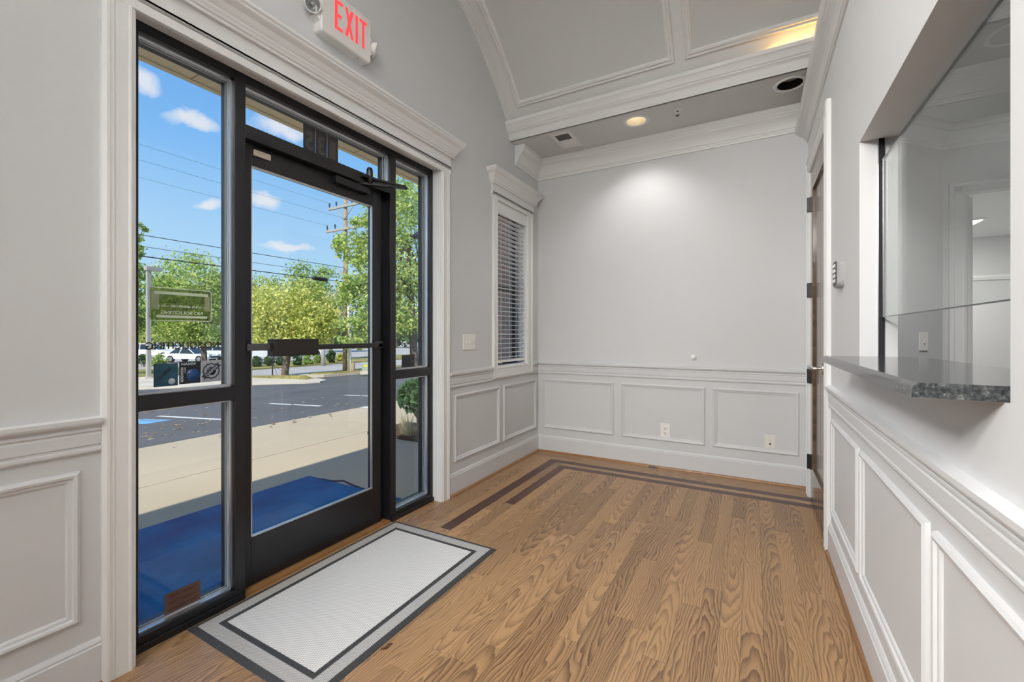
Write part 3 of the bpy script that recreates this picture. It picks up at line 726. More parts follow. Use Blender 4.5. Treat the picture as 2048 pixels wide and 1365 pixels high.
MB().add([(X2, y, z) for y, z in seal + inn], [(i, (i + 1) % n_, n_ + (i + 1) % n_, n_ + i) for i in range(n_)]).build('seal_ring', ink, t)
MB().lathe([(0, .0009), (.019, .0009), (.019, 0)], (GI, 1.0185, 1.041), 'x', 32).build('seal_centre', ink, t)
xd, yd = rot(42); c = Vector((X2 + .0004, 1.0185, 1.041))
q = [c + xd * a + yd * b for a, b in ((-.046, -.009), (.046, -.009), (.040, 0), (.046, .009), (-.046, .009), (-.040, 0))]
MB().add(q, [(0, 1, 2, 3, 4, 5)]).build('ribbon', ink, t)
text('lettering', 'NAMM', c + Vector((.0003, 0, 0)), xd, yd, silver, t, w=.060, h=.013)
s = thing('window_sticker', 'brown surveillance notice sticker at the foot of the side light', 'sticker')
MB().box(GI, GI + .0006, .847, .976, .068, .150).build('backing', film('brown_film', (.17, .09, .06), .72), s)
dk = P('dark_brown_ink', (.055, .020, .012), .5)
for i, (w_, tx) in enumerate((('Premises Under', .105), ('Constant Video', .102), ('Surveillance', .100))):
    text('lettering', w_, (X2, .911, .136 - i * .026), (0, -1, 0), (0, 0, 1), dk, s, w=tx, h=.017)
s = thing('house_number', 'dark number tiles stuck in the transom glass over the door', 'number')
dim = P('faint_ink', (.045, .042, .040), .5)
tile = film('dark_tile', (.020, .019, .022), .88)
for i, dgt in enumerate('531'):
    y0 = 1.462 + i * .0735
    MB().box(GI, GI + .0006, y0, y0 + .0715, 2.166, 2.314).build('tile', tile, s)
    text('digit', dgt, (X2, y0 + .036, 2.235), (0, -1, 0), (0, 0, 1), dim, s, h=.10, w=.045)
s = thing('window_sticker', 'small black two-part alarm sticker on the narrow side light', 'sticker')
MB().box(GI, GI + .0006, 2.194, 2.275, .972, 1.060).build('backing', navy, s)
MB().box(GI, GI + .0006, 2.275, 2.322, .972, 1.062).build('side_flap', P('grey_black_vinyl', (.045, .04, .04), .5), s)
for z in (.993, 1.037): MB().box(GI + .0006, GI + .001, 2.286, 2.310, z - .012, z + .012).build('mark', navy, s)
MB().lathe([(.027, .0008), (.028, .0010), (.029, .0008)], (GI, 2.232, 1.018), 'x', 32).build('dial', dim, s)
# ---------------------------------------------------------------- small window and blind
w2 = thing('window_2', 'small dark framed window behind the white blind', 'window', structure=True)
for a in ((3.235, 3.275, .915, 2.375), (3.775, 3.815, .915, 2.375), (3.275, 3.775, .915, .955), (3.275, 3.775, 2.335, 2.375), (3.275, 3.775, 1.62, 1.655)):
    MB().rbox(-2.13, -2.065, *a, .003).build('sash', 'alum_in', w2)
MB().box(-2.103, -2.097, 3.275, 3.775, .955, 2.335).build('pane', 'glass', w2)
bl = thing('window_blind', 'white wooden slatted blind lowered over the small window', 'blind')
MB().rbox(-1.972, -1.950, 3.251, 3.826, 2.262, 2.362, .003).build('valance', 'trim', bl)
MB().rbox(-2.02, -1.975, 3.256, 3.796, 2.325, 2.364, .002).build('headrail', 'trim', bl)
sl = None; z = 2.245; dz = .0418
slat_mat = P('white_slat', (.82, .81, .79), .35)
while z > .985:
    if sl is None:
        # gently crowned slat
        pr = [(-.025, 0), (-.012, .0022), (0, .003), (.012, .0022), (.025, 0), (.025, .0028), (.012, .005), (0, .0058), (-.012, .005), (-.025, .0028)]
        sl = MB().ext(pr, (-1.995, 3.258, 0), (-1.995, 3.797, 0), (1, 0, 0), (0, 0, 1)).build('slat', slat_mat, bl); o = sl
    else:
        o = sl.copy(); C.objects.link(o); o.parent = bl
    o.location.z = z; z -= dz
MB().rbox(-2.02, -1.97, 3.256, 3.799, .948, .972, .003).build('bottom_rail', slat_mat, bl)
for y in (3.335, 3.50, 3.62, 3.71):
    for xx in (-1.969, -2.021): MB().box(xx - .0008, xx + .0008, y - .0015, y + .0015, .96, 2.33).build('ladder_cord', 'trim', bl)
MB().tube([(-1.962, 3.765, 2.30), (-1.962, 3.765, 1.42)], .0018, 6).build('pull_cord', 'trim', bl)
MB().lathe([(0, .02), (.005, .018), (.008, 0), (.008, -.018), (0, -.02)], (-1.962, 3.765, 1.40), n=12).build('cord_tassel', 'trim', bl)
MB().lathe([(0, .006), (.010, .004), (.012, 0), (.010, -.004), (0, -.006)], (-1.975, 3.335, .944), n=12).build('end_button', 'trim', bl)
# ---------------------------------------------------------------- brown door
d2 = thing('door_2', 'brown panelled wooden door with steel lever beside the hatch', 'door', structure=True)
X0, X1 = .366, .406
def vb(name, y0, y1, z0, z1, x0=X0, x1=X1, mat='door', par=d2):
    o = MB().rbox(x0 - (x0 + x1) / 2, x1 - (x0 + x1) / 2, y0 - (y0 + y1) / 2, y1 - (y0 + y1) / 2, -(z1 - z0) / 2, (z1 - z0) / 2, .002)
    # oak grain runs along local y: turn the board so its length is local y
    ob = MB(); ob.v = [(vy, vz, vx) for vx, vy, vz in o.v] if (z1 - z0) > (y1 - y0) else [(vz, vy, vx) for vx, vy, vz in o.v]; ob.f = o.f; ob.sm = o.sm
    q = ob.build(name, mat, par); q.location = ((x0 + x1) / 2, (y0 + y1) / 2, (z0 + z1) / 2)
    if (z1 - z0) > (y1 - y0): q.rotation_euler = Matrix(((0, 0, 1), (1, 0, 0), (0, 1, 0))).to_euler()
    else: q.rotation_euler = Matrix(((0, 0, 1), (0, 1, 0), (1, 0, 0))).to_euler()
    return q
Y0, Y1 = RY0 + .014, RY1 - .014
vb('stile', Y0, Y0 + .115, .010, 2.370); vb('stile', Y1 - .115, Y1, .010, 2.370)
vb('top_rail', Y0 + .115, Y1 - .115, 2.235, 2.370); vb('bottom_rail', Y0 + .115, Y1 - .115, .010, .245)
ym = (Y0 + Y1) / 2
vb('panel', Y0 + .10, ym - .001, .235, 2.245, X0 + .014, X1 - .012); vb('panel', ym + .001, Y1 - .10, .235, 2.245, X0 + .014, X1 - .012)
for z in (2.155, 1.525, .895, .265): MB().rbox(.344, .372, 3.850, 3.866, z - .053, z + .053, .002).box(.360, .367, 3.83, 3.86, z - .053, z + .053).build('hinge', 'black', d2)
lv = MB().lathe([(0, -.012), (.030, -.012), (.032, -.008), (.032, .012), (0, .012)], (.356, 3.098, 1.0), 'x', 28).build('rose', 'steel', d2)
MB().tube([(.356, 3.098, 1.0), (.310, 3.098, 1.0), (.300, 3.104, 1.0), (.297, 3.115, 1.0), (.297, 3.22, 1.0)], .0105, 12).build('lever', 'steel', lv)
vb('keyway', 3.085, 3.112, 1.07, 1.085, .362, .368, 'steel') if False else None
# ---------------------------------------------------------------- hatch: glass, counter
w3 = thing('window_3', 'frameless glass screen above the reception counter', 'window', structure=True)
MB().box(.437, .443, OY0 + .002, OY1 - .004, 1.268, 1.880).build('pane', 'glass_in', w3)
for zz in (1.2665, 1.8785): MB().box(.4368, .4432, OY0 + .002, OY1 - .004, zz, zz + .003).build('polished_edge', P('glass_edge_green', (.03, .045, .04), .2) if zz < 1.3 else bpy.data.materials['glass_edge_green'], w3)
MB().box(.431, .449, OY1 - .007, OY1 + .001, 1.113, 1.972).build('channel', 'blackbaf', w3)
MB().box(.4285, .431, OY1 - .006, OY1 + .001, 1.113, 1.972).build('channel_edge', 'chrome', w3)
MB().box(.431, .449, OY0 - .001, OY0 + .006, 1.113, 1.972).build('channel', 'blackbaf', w3)
ct = thing('reception_counter', 'dark speckled granite counter slab in the reception hatch', 'counter')
PR = [(.252, 1.0855), (.252, 1.106), (.2595, 1.1128), (.570, 1.1128), (.575, 1.108), (.575, 1.0855)]
MB().loft([[(x, 1.046, z) for x, z in PR], [(x, OY1 - .001, z) for x, z in PR]]).build('slab', 'granite', ct)
# ---------------------------------------------------------------- reception room behind the hatch
RC = 2.53
MB().box(1.067, 3.2, 3.8, 3.92, 2.14, 2.7).box(1.067, 1.18, 3.8, 3.92, 0, 2.14).box(2.05, 3.2, 3.8, 3.92, 0, 2.14).build('wall_reception_back', 'wall', None, struct('reception back wall with a white cased doorway', 'wall'))
an = MB(); an.add([(RT, 3.223, 0), (1.067, 3.8, 0), (1.067, 3.92, 0), (RT, 3.34, 0), (RT, 3.223, 2.7), (1.067, 3.8, 2.7), (1.067, 3.92, 2.7), (RT, 3.34, 2.7)], [(0, 1, 5, 4), (2, 3, 7, 6), (4, 5, 6, 7), (0, 3, 2, 1)])
an.build('wall_reception_angle', 'wall', None, struct('angled reception wall carrying a light switch', 'wall'))
MB().box(3.2, 3.3, -1.2, 8.2, 0, 2.8).box(RT, 3.2, -1.3, -1.2, 0, 2.8).build('wall_reception_side', 'wall', None, struct('far side wall of the reception room', 'wall'))
MB().box(RT - .01, 3.3, -1.3, 3.92, RC, RC + .05).build('ceiling_reception', 'ceil', None, struct('low reception ceiling with a recessed light', 'ceiling'))
MB().box(RT - .01, 3.3, -1.3, 8.2, -.05, 0).build('floor_reception', 'wall', None, struct('pale reception floor', 'floor'))
MB().sweep([(RT, 3.223), (1.067, 3.8), (3.2, 3.8)], RC - .14, [(a * .8, b * .757) for a, b in CROWN], side=-1).build('trim_30', 'trim', None, struct('white crown moulding in the reception room', 'trim'))
MB().ext(PC, (1.094, 3.8, 0), (1.094, 3.8, 2.165), (1, 0, 0), (0, -1, 0)).ext(PC, (1.094, 3.8, 2.165), (2.14, 3.8, 2.165), (0, 0, -1), (0, -1, 0)).box(1.18, 1.19, 3.795, 3.92, 0, 2.09).build('trim_31', 'trim', None, struct('white casing of the reception doorway', 'trim'))
MB().box(1.0, 3.2, 7.6, 7.7, 0, 2.8).box(1.0, 1.05, 3.92, 7.6, 0, 2.8).build('wall_office', 'wall', None, struct('far wall of the office beyond the reception doorway', 'wall'))
MB().box(1.0, 3.2, 3.92, 7.7, 2.42, 2.47).build('ceiling_office', 'ceil', None, struct('office ceiling beyond the reception doorway', 'ceiling'))
MB().sweep([(1.0, 7.6), (3.2, 7.6)], 1.88, [(0, 0), (.02, 0), (.03, .03), (.02, .06), (0, .06)], side=-1).build('trim_32', 'trim', None, struct('white picture rail on the office wall', 'trim'))
fo = thing('ceiling_light', 'square bright panel light in the office ceiling', 'light')
MB().rbox(1.50, 2.12, 6.35, 6.97, 2.405, 2.422, .003).build('frame', 'trim', fo); MB().box(1.52, 2.10, 6.37, 6.95, 2.400, 2.406).build('diffuser', emis('office_panel', (1, .98, .93), 3.0), fo)
MB().rbox(1.19, 1.23, 3.87, 4.70, 0, 2.08, .003).build('door_3', 'trim', None, struct('white office door standing open', 'door'))
hk = MB().tube([(1.23, 4.6, 1.0), (1.29, 4.6, 1.0), (1.29, 4.48, 1.0)], .009, 8).build('door_lever', 'black', None, lab('black lever on the open office door', 'handle')); 
hk.parent = bpy.data.objects['door_3']; del hk['category']; del hk['label']
# ---------------------------------------------------------------- recessed lights
def can(cx_, cy_, z, label, lit, name='recessed_light', group=None, aim=None, cone=128):
    t = thing(name, label, 'light', group=group)
    MB().lathe([(.078, .001), (.080, -.004), (.096, -.006), (.103, -.003), (.104, .001)], (cx_, cy_, z), n=40).build('trim_ring', 'trim', t)
    MB().lathe([(.078, .001), (.074, .03), (.060, .095)], (cx_, cy_, z), n=40).build('reflector', 'cream' if lit else 'blackbaf', t)
    hl = .094 if lit else .050
    MB().lathe([(0, hl), (.061, hl), (.061, hl + .005), (0, hl + .005)], (cx_, cy_, z), n=32).build('lens', 'canon' if lit else 'frost', t)
    if lit:
        sp = bpy.data.lights.new('downlight', 'SPOT'); sp.energy = lit; sp.spot_size = math.radians(cone); sp.spot_blend = .75; sp.shadow_soft_size = .06 if not aim else .45
        sp.color = LAMP_COL
        so = bpy.data.objects.new('downlight', sp); C.objects.link(so); so.location = (cx_, cy_, z - .008); so.parent = t
        if aim: so.rotation_euler = (Vector(aim) - Vector((cx_, cy_, z))).to_track_quat('-Z', 'Y').to_euler()
    return t
can(*CANS[0], ZS, 'lit recessed downlight with cream reflector beside the air vent', FRONT_W)
can(*CANS[1], ZS, 'unlit recessed downlight with a black baffle by the hatch wall', 0)
# unseen fill downlights added in the rear soffit, aimed towards the entrance end
for c, aim, w_ in zip(REAR_FILL, ((.37, 1.7, 1.1), (-.5, 4.0, 1.2), (-.9, 3.2, .6), (.37, 1.4, 1.0), (-.6, 1.0, 0), (-.2, 1.6, 0)), (1.0, .36, .3, 1.3, .4, .3)):
    can(*c, ZS, 'added fill downlight in the soffit behind the viewer', REAR_FILL_W * w_, group='added fill downlights in the rear soffit', aim=aim, cone=84)
can(1.01, 2.74, RC, 'lit recessed downlight in the reception ceiling', REC_W)
def area(name, loc, sx, sy, e, col, d):
    a = bpy.data.lights.new(name, 'AREA'); a.shape = 'RECTANGLE'; a.size = sx; a.size_y = sy; a.energy = e; a.color = col
    o = bpy.data.objects.new(name, a); C.objects.link(o); o.location = loc; o.rotation_euler = Vector(d).to_track_quat('-Z', 'Y').to_euler(); return o
# cove strips behind the two lips: a short amber length still glows by the hatch wall, unseen white fill strip added at the rear
cs = thing('cove_strip', 'amber LED strip hidden in the cove near the hatch wall', 'light')
MB().rbox(.12, .80, 3.452, 3.468, 3.058, 3.068, .002).build('strip', 'amber', cs)
a = area('amber_led_light', (.46, 3.456, 3.072), .66, .012, AMBER_W, (1, .55, .14), (0, -.5, 1)); a.parent = cs
cs = thing('cove_strip', 'added white fill strip hidden in the rear cove', 'light')
MB().rbox(-1.9, .9, -.318, -.302, 3.058, 3.068, .002).build('strip', emis('white_fill', (1, .96, .9), 4), cs)
a = area('white_fill_light', (-.5, -.306, 3.072), 2.7, .012, COVE_FILL_W, (1, .98, .95), (0, .5, 1)); a.parent = cs
of = area('office_panel_light', (1.81, 6.66, 2.395), .5, .5, 30, (1, .97, .92), (0, 0, -1)); of.parent = fo
# ---------------------------------------------------------------- exit sign with two lamp heads
ex = thing('exit_sign', 'white emergency exit sign with red letters and two lamp heads', 'sign')
EX0, EXF = XL, -1.900
m_ = MB()
sec = lambda x, e: [(x, 1.443 + e, 2.738 + e), (x, 1.766 - e, 2.738 + e), (x, 1.766 - e, 2.985 - e), (x, 1.443 + e, 2.985 - e)]
def rr(x, i, r=.016):
    pts = []
    for cy_, cz_, a0 in ((1.766 - r, 2.985 - r, 0), (1.443 + r, 2.985 - r, 90), (1.443 + r, 2.738 + r, 180), (1.766 - r, 2.738 + r, 270)):
        for k_ in range(6):
            a = math.radians(a0 + 18 * k_); pts.append((x, cy_ + (r - i) * math.cos(a), cz_ + (r - i) * math.sin(a)))
    return pts
m_.loft([rr(EX0, 0), rr(EXF - .006, 0), rr(EXF, .005)]).build('housing', 'plast', ex)
for s_, y in ((-1, 1.443), (1, 1.766)):                                   # tapering ears that carry the lamps
    MB().loft([[(XL, y - s_ * .01, 2.775), (XL + .05, y - s_ * .01, 2.775), (XL + .05, y - s_ * .01, 2.93), (XL, y - s_ * .01, 2.93)],
               [(XL, y + s_ * .022, 2.81), (XL + .045, y + s_ * .022, 2.81), (XL + .045, y + s_ * .022, 2.885), (XL, y + s_ * .022, 2.885)]]).build('ear', 'plast', ex)
def lamp_head(c, d):
    d = Vector(d).normalized(); mt = Matrix.Translation(c) @ d.to_track_quat('Z', 'Y').to_matrix().to_4x4()
    def lat(prof, mat, name, par):
        mb = MB().lathe(prof, (0, 0, 0), n=28); mb.v = [tuple(mt @ Vector(v)) for v in mb.v]; return mb.build(name, mat, par)
    h_ = lat([(0, -.040), (.020, -.038), (.034, -.022), (.040, -.004), (.041, .008), (.036, .010), (.034, .004)], 'plast', 'lamp_head', ex)
    lat([(.034, .003), (.030, -.006), (.018, -.016), (0, -.020)], 'chrome', 'reflector', h_)
    lat([(0, .010), (.012, .009), (.026, .006), (.034, .003)], 'glass', 'lens', h_)
    lat([(0, .004), (.006, .002), (.008, -.014)], 'frost', 'bulb', h_)
lamp_head((XL + .050, 1.400, 2.842), (1, -.45, -.55)); lamp_head((XL + .045, 1.806, 2.845), (.75, .9, -.25))
# letters as raised strokes
def strokes(y0, y1, z0, z1, ch):
    w = .017; mb = MB(); xa, xb = EXF - .001, EXF + .0012
    if ch == 'E':
        mb.box(xa, xb, y0, y0 + w, z0, z1)
        for z in (z0, (z0 + z1) / 2 - w / 2, z1 - w): mb.box(xa, xb + .00005, y0, y1 - (.008 if z0 < z < z1 - .03 else 0), z, z + w)
    elif ch == 'I': mb.box(xa, xb, y0, y0 + w, z0, z1)
    elif ch == 'T': mb.box(xa, xb, y0, y1, z1 - w, z1).box(xa, xb + .00005, (y0 + y1 - w) / 2, (y0 + y1 + w) / 2, z0, z1)
    else:
        for s_ in (0, 1):
            a0, a1 = (y0, y1 - w) if s_ else (y1 - w, y0)
            mb.add([(xb + s_ * .00005, a0, z0), (xb + s_ * .00005, a0 + w * 1.1, z0), (xb + s_ * .00005, a1 + w * 1.1, z1), (xb + s_ * .00005, a1, z1)], [(0, 1, 2, 3)])
    mb.build('letter', 'red', ex)
for ch, y0, y1 in (('E', 1.522, 1.572), ('X', 1.585, 1.641), ('I', 1.655, 1.675), ('T', 1.683, 1.735)): strokes(y0, y1, 2.795, 2.948, ch)
MB().lathe([(0, 0), (.003, 0), (.003, -.001), (0, -.001)], (-1.925, 1.69, 2.738), n=10).build('screw', 'darkplast', ex)
# ---------------------------------------------------------------- wall plates
sw = thing('light_switch', 'white three-gang light switch plate by the small window', 'switch')
MB().rbox(XL - .001, XL + .006, 2.741, 2.912, 1.080, 1.202, .002).build('plate', 'plast', sw)
for y in (2.784, 2.827, 2.870): MB().rbox(XL + .004, XL + .0135, y - .005, y + .005, 1.131, 1.153, .001).build('toggle', 'ivory', sw)
ol = thing('power_outlet', 'white duplex outlet in the middle wall panel', 'outlet')
MB().rbox(-.733, -.650, YB - .006, YB + .001, .277, .402, .002).build('plate', 'plast', ol)
for z in (.318, .361):
    s_ = MB().lathe([(0, -.0085), (.014, -.0085), (.015, -.005)], (-.6915, YB, z), 'y', 20).build('socket', 'plast', ol)
    mk = MB()
    for dx, dz, hw, hh in ((-.006, .003, .0012, .0045), (.006, .003, .0012, .0045), (0, -.007, .0024, .0022)): mk.box(-.6915 + dx - hw, -.6915 + dx + hw, YB - .0092, YB - .0083, z + dz - hh, z + dz + hh)
    mk.build('slot', 'darkplast', s_)
cx_ = thing('cable_outlet', 'ivory cable and phone plate in the panel beside the brown door', 'outlet')
MB().rbox(.078, .156, YB - .006, YB + .001, .279, .390, .002).build('plate', 'ivory', cx_)
MB().lathe([(0, -.014), (.0045, -.014), (.0045, -.005)], (.117, YB, .350), 'y', 14).build('coax_jack', 'steel', cx_)
MB().box(.110, .124, YB - .0065, YB - .004, .310, .324).build('phone_jack', 'darkplast', cx_)
for z in (.374, .293): MB().lathe([(0, -.0068), (.002, -.0068), (.002, -.005)], (.117, YB, z), 'y', 8).build('screw', 'greyplast', cx_)
bm_ = thing('door_bumper', 'clear round door bumper on the end wall above the chair rail', 'bumper')
MB().lathe([(0, -.030), (.008, -.029), (.014, -.024), (.018, -.012), (.024, -.004), (.026, .001)], (-.455, YB, .998), 'y', 24).build('cup', P('translucent_white', (.85, .85, .83), .2), bm_)
MB().lathe([(0, -.032), (.006, -.031), (.007, -.026)], (-.455, YB, .998), 'y', 14).build('tip', P('yellowed_rubber', (.78, .74, .58), .4), bm_)
# keypad on the hatch wall: domed grey body, keys on the far-facing edge strip
kp = thing('door_keypad', 'grey door keypad with rounded ends beside the brown door', 'keypad')
def kr(x, s, y0=2.530, y1=2.655, z0=1.425, z1=1.560):
    r = .030; pts = []
    for cy_, cz_, a0 in ((y1 - r, z1 - r, 0), (y0 + r, z1 - r, 90), (y0 + r, z0 + r, 180), (y1 - r, z0 + r, 270)):
        for k_ in range(7):
            a = math.radians(a0 + 15 * k_); pts.append((x, cy_ + (r - s) * math.cos(a), cz_ + (r - s) * math.sin(a)))
    return pts
MB().loft([kr(XR + .001, 0), kr(XR - .020, 0), kr(XR - .028, .006)]).build('body', 'greyplast', kp)
MB().loft([kr(XR - .0279, .010), kr(XR - .0300, .012)]).build('key_panel', 'darkplast', kp)
for r_ in range(4):
    for c_ in range(3): MB().rbox(XR - .0335, XR - .0295, 2.565 + c_ * .022, 2.579 + c_ * .022, 1.450 + r_ * .024, 1.466 + r_ * .024, .0015).build('key', 'plast', kp)
# reception light switch on the angled wall
rsw = thing('light_switch', 'white single light switch on the angled reception wall', 'switch')
sp_ = Vector((RT, 3.223, 0)); wd = Vector((1.067 - RT, 3.8 - 3.223, 0)).normalized(); wn_ = Vector((wd.y, -wd.x, 0))
# where the sight line through (1846, 683) meets that wall
d_ = ray(1846, 683); tt = ((sp_ - Vector((0, 0, H))).dot(wn_)) / d_.dot(wn_); c_ = Vector((0, 0, H)) + d_ * tt
def wbox(c, w, h, t0, t1): return MB().add([c + wd * (sx * w) + Vector((0, 0, sz * h)) + wn_ * t for t in (t0, t1) for sx, sz in ((-1, -1), (1, -1), (1, 1), (-1, 1))], [(0, 1, 2, 3), (4, 7, 6, 5), (0, 4, 5, 1), (1, 5, 6, 2), (2, 6, 7, 3), (3, 7, 4, 0)])
wbox(c_, .036, .058, -.001, .006).build('plate', 'plast', rsw); wbox(c_, .005, .011, .006, .013).build('toggle', 'ivory', rsw)
# ---------------------------------------------------------------- soffit fittings
v0, v1, v2, v3 = [on_z(u, v, ZS) for u, v in ((1099, 271), (1139, 260), (1165, 289), (1128, 297))]
vx0, vx1, vy0, vy1 = (v0.x + v3.x) / 2, (v1.x + v2.x) / 2, (v0.y + v1.y) / 2, (v2.y + v3.y) / 2
vt = thing('air_vent', 'white square ceiling air vent with a dark open half', 'vent')
m_ = MB(); w = .030
for a in ((vx0, vx1, vy0, vy0 + w), (vx0, vx1, vy1 - w, vy1), (vx0, vx0 + w, vy0 + w, vy1 - w), (vx1 - w, vx1, vy0 + w, vy1 - w)): m_.box(*a, ZS - .008, ZS + .001)
m_.build('frame', 'trim', vt)
ym = vy0 + (vy1 - vy0) * .48
MB().box(vx0 + w, vx1 - w, vy0 + w, ym, ZS - .002, ZS + .001).build('opening', 'darkplast', vt)
MB().box(vx0 + w, vx1 - w, ym, vy1 - w, ZS - .005, ZS + .001).build('damper_plate', 'plast', vt)
for i in range(7):
    y = vy0 + w + (ym - vy0 - w) * (i + .5) / 7; MB().box(vx0 + w, vx1 - w, y - .001, y + .001, ZS - .006, ZS - .001).build('vane', 'greyplast', vt)
sc0 = on_z(1355, 221, ZS)
sk = thing('fire_sprinkler', 'small fire sprinkler head in the soffit between the downlights', 'sprinkler')
MB().lathe([(.010, .001), (.034, .001), (.033, -.005), (.014, -.010), (.010, -.008)], (sc0.x, sc0.y, ZS), n=24).build('escutcheon', 'trim', sk)
MB().lathe([(0, -.008), (.007, -.008), (.006, -.022), (.003, -.024), (.003, -.040), (0, -.040)], (sc0.x, sc0.y, ZS), n=14).build('body', 'chrome', sk)
MB().lathe([(0, -.040), (.015, -.040), (.015, -.042), (0, -.042)], (sc0.x, sc0.y, ZS), n=16).build('deflector', 'darkplast', sk)
# ---------------------------------------------------------------- indoor door mat
dm = thing('door_mat', 'grey woven door mat with black rubber edges just inside the entrance', 'mat')
MX0, MX1, MY0, MY1 = -2.008, -1.250, .897, 2.073
def ring(mb, i0, i1, z0, z1, za=None):
    def lp(i, z): return [(MX0 + i, MY0 + i, z), (MX1 - i, MY0 + i, z), (MX1 - i, MY1 - i, z), (MX0 + i, MY1 - i, z)]
    return mb.loft([lp(i0, 0), lp(i0 + .003, z0), lp(i1, z1), lp(i1, 0)], caps=False)
ring(MB(), 0, .026, .003, .0075).build('edge', 'mat_rub', dm)
ring(MB(), .024, .078, .0085, .0085).build('border', 'mat_bd', dm)
ring(MB(), .076, .104, .0066, .0066).build('inner_line', 'mat_rub', dm)
MB().box(MX0 + .102, MX1 - .102, MY0 + .102, MY1 - .102, .0005, .0085).build('field', 'mat_in', dm)
# a door stop wedge scrap and a leaf curl lying about
p_ = on_z(1308, 936, 0); wg = MB(); wg.add([(p_.x - .045, p_.y - .02, .0005), (p_.x + .03, p_.y - .02, .0005), (p_.x + .03, p_.y + .02, .0005), (p_.x - .045, p_.y + .02, .0005), (p_.x - .04, p_.y - .015, .018), (p_.x + .0, p_.y + .018, .012)], [(0, 3, 2, 1), (0, 1, 4), (1, 2, 5, 4), (2, 3, 5), (3, 0, 4, 5)])
wg.build('door_wedge', 'darkplast', None, lab('small dark rubber wedge lying by the end wall baseboard', 'wedge'))
p_ = on_z(360 + 1165 / 2.815, 880 + 1172 / 2.815, 0)
lf = MB().tube([(p_.x - .012, p_.y - .02, .003), (p_.x + .004, p_.y - .006, .008), (p_.x - .003, p_.y + .008, .006), (p_.x + .012, p_.y + .018, .010)], [.002, .005, .004, .0015], 6)
lf.build('dry_leaf', P('dry_leaf_brown', (.10, .045, .02), .8), None, lab('curled dry leaf on the oak floor beside the mat', 'leaf'))
# ================================================================ OUTSIDE
def gz(x):
    """ground height: level walk, then falling away across the lot to the road"""
    if x > -5.8: return -.03
    if x > -24: return -.06 - .065 * (-5.8 - x)
    if x > -34: return -1.243 - .03 * (-24 - x)
    return -1.543
def ground(u, v):
    d = ray(u, v); t = 2.0
    while t < 400:
        p = Vector((0, 0, H)) + d * t
        if p.z <= gz(p.x): break
        t += .02
    return p
def strip(name, x0, x1, y0, y1, mat, label, cat, dz=0, n=12, parent=None, th=.3):
    xs = [x0 + (x1 - x0) * i / n for i in range(n + 1)]
    r = [[(x, y0, gz(x) + dz), (x, y1, gz(x) + dz), (x, y1, gz(x) + dz - th), (x, y0, gz(x) + dz - th)] for x in xs]
    return MB().loft(r).build(name, mat, parent, struct(label, cat) if not parent else None)
# walk: slabs with recessed joints
sw_ = MB().box(-5.78, -2.14, -8, 14, -.14, -.045).build('sidewalk', P('walk_joint', (.13, .11, .09), .9), None, struct('concrete walk of large slabs outside the entrance', 'sidewalk'))
ys = [-8, -5.2, -2.3, .6, 4.35, 7.4, 10.5, 14]
for i in range(len(ys) - 1):
    for x0, x1 in ((-5.80, -4.297), (-4.285, -2.14)):
        MB().rbox(x0, x1, ys[i] + .006, ys[i + 1] - .006, -.12, -.03, .004).build('slab', 'concrete', sw_)
lot = strip('parking_lot', -24.5, -5.79, -22, 42, 'asphalt', 'dark asphalt parking lot sloping away from the walk', 'parking lot', -.001)
def paint(p, q, w, mat, name):
    d = (q - p); d.z = 0; d.normalize(); n = Vector((-d.y, d.x, 0)) * (w / 2); pts = []
    k = 6
    for s_ in (-1, 1):
        for i in range(k + 1):
            a = p + (q - p) * (i / k) + n * s_; pts.append((a.x, a.y, gz(a.x) + .004))
    MB().add(pts, [(i, i + 1, k + 2 + i, k + 1 + i) for i in range(k)]).build(name, mat, lot)
def G(u, v): return ground(u, v)
for a, b in (((316, 833), (440, 840)), ((440, 840), (572, 842)), ((540, 808), (640, 813)), ((640, 813), (745, 818)), ((690, 791), (760, 794)), ((375, 774), (430, 779))):
    paint(G(*a), G(*b), .09, 'paintw', 'parking_line')
a, b = G(262, 843), G(318, 845); paint(a, b, .40, 'paintb', 'accessible_marking'); 
a2, b2 = G(262, 840), G(322, 844); paint(a2, b2, .08, 'paintw', 'parking_line')
# kerb island with the small tree, verge by the utility pole
def pad(name, pts, h, mat, label, cat, top=None, parent=None, inset=.25):
    c = Vector((sum(p.x for p in pts) / len(pts), sum(p.y for p in pts) / len(pts), 0))
    lo = [(p.x, p.y, gz(p.x) - .2) for p in pts]; hi = [(p.x, p.y, gz(p.x) + h) for p in pts]
    o = MB().loft([lo, hi]).build(name, mat, parent, struct(label, cat) if not parent else None)
    if top:
        ip = [c + (Vector((p.x, p.y, 0)) - c) * (1 - inset) for p in pts]
        MB().loft([[(p.x, p.y, gz(p.x) + h - .02) for p in ip], [(p.x, p.y, gz(p.x) + h + .04) for p in ip]]).build('turf', top, o)
    return o
tb = G(570, 755)
isl = [ground(u, v) for u, v in ((215, 783), (300, 779), (360, 777), (440, 774), (500, 771), (560, 769), (610, 768), (640, 766), (654, 763), (640, 760), (610, 757), (570, 754), (500, 753), (440, 753), (300, 755), (215, 756))]
ko = pad('kerb_island', isl, .05, 'kerb', 'kerbed island under the small yellow-green tree', 'island')
tf = [ground(u, v) for u, v in ((470, 758), (520, 760.5), (570, 762), (615, 763), (632, 761), (600, 757), (570, 754.6), (520, 754), (470, 754))]
ct_ = sum(tf, Vector()) / len(tf)
MB().loft([[(p.x, p.y, gz(p.x) + .04) for p in tf], [(ct_.x + (p.x - ct_.x) * .8, ct_.y + (p.y - ct_.y) * .8, gz(p.x) + .14) for p in tf]]).build('turf', 'grass', ko)
strip('road', -33.5, -23.0, -60, 80, 'road', 'pale road beyond the parking lot', 'road', .0)
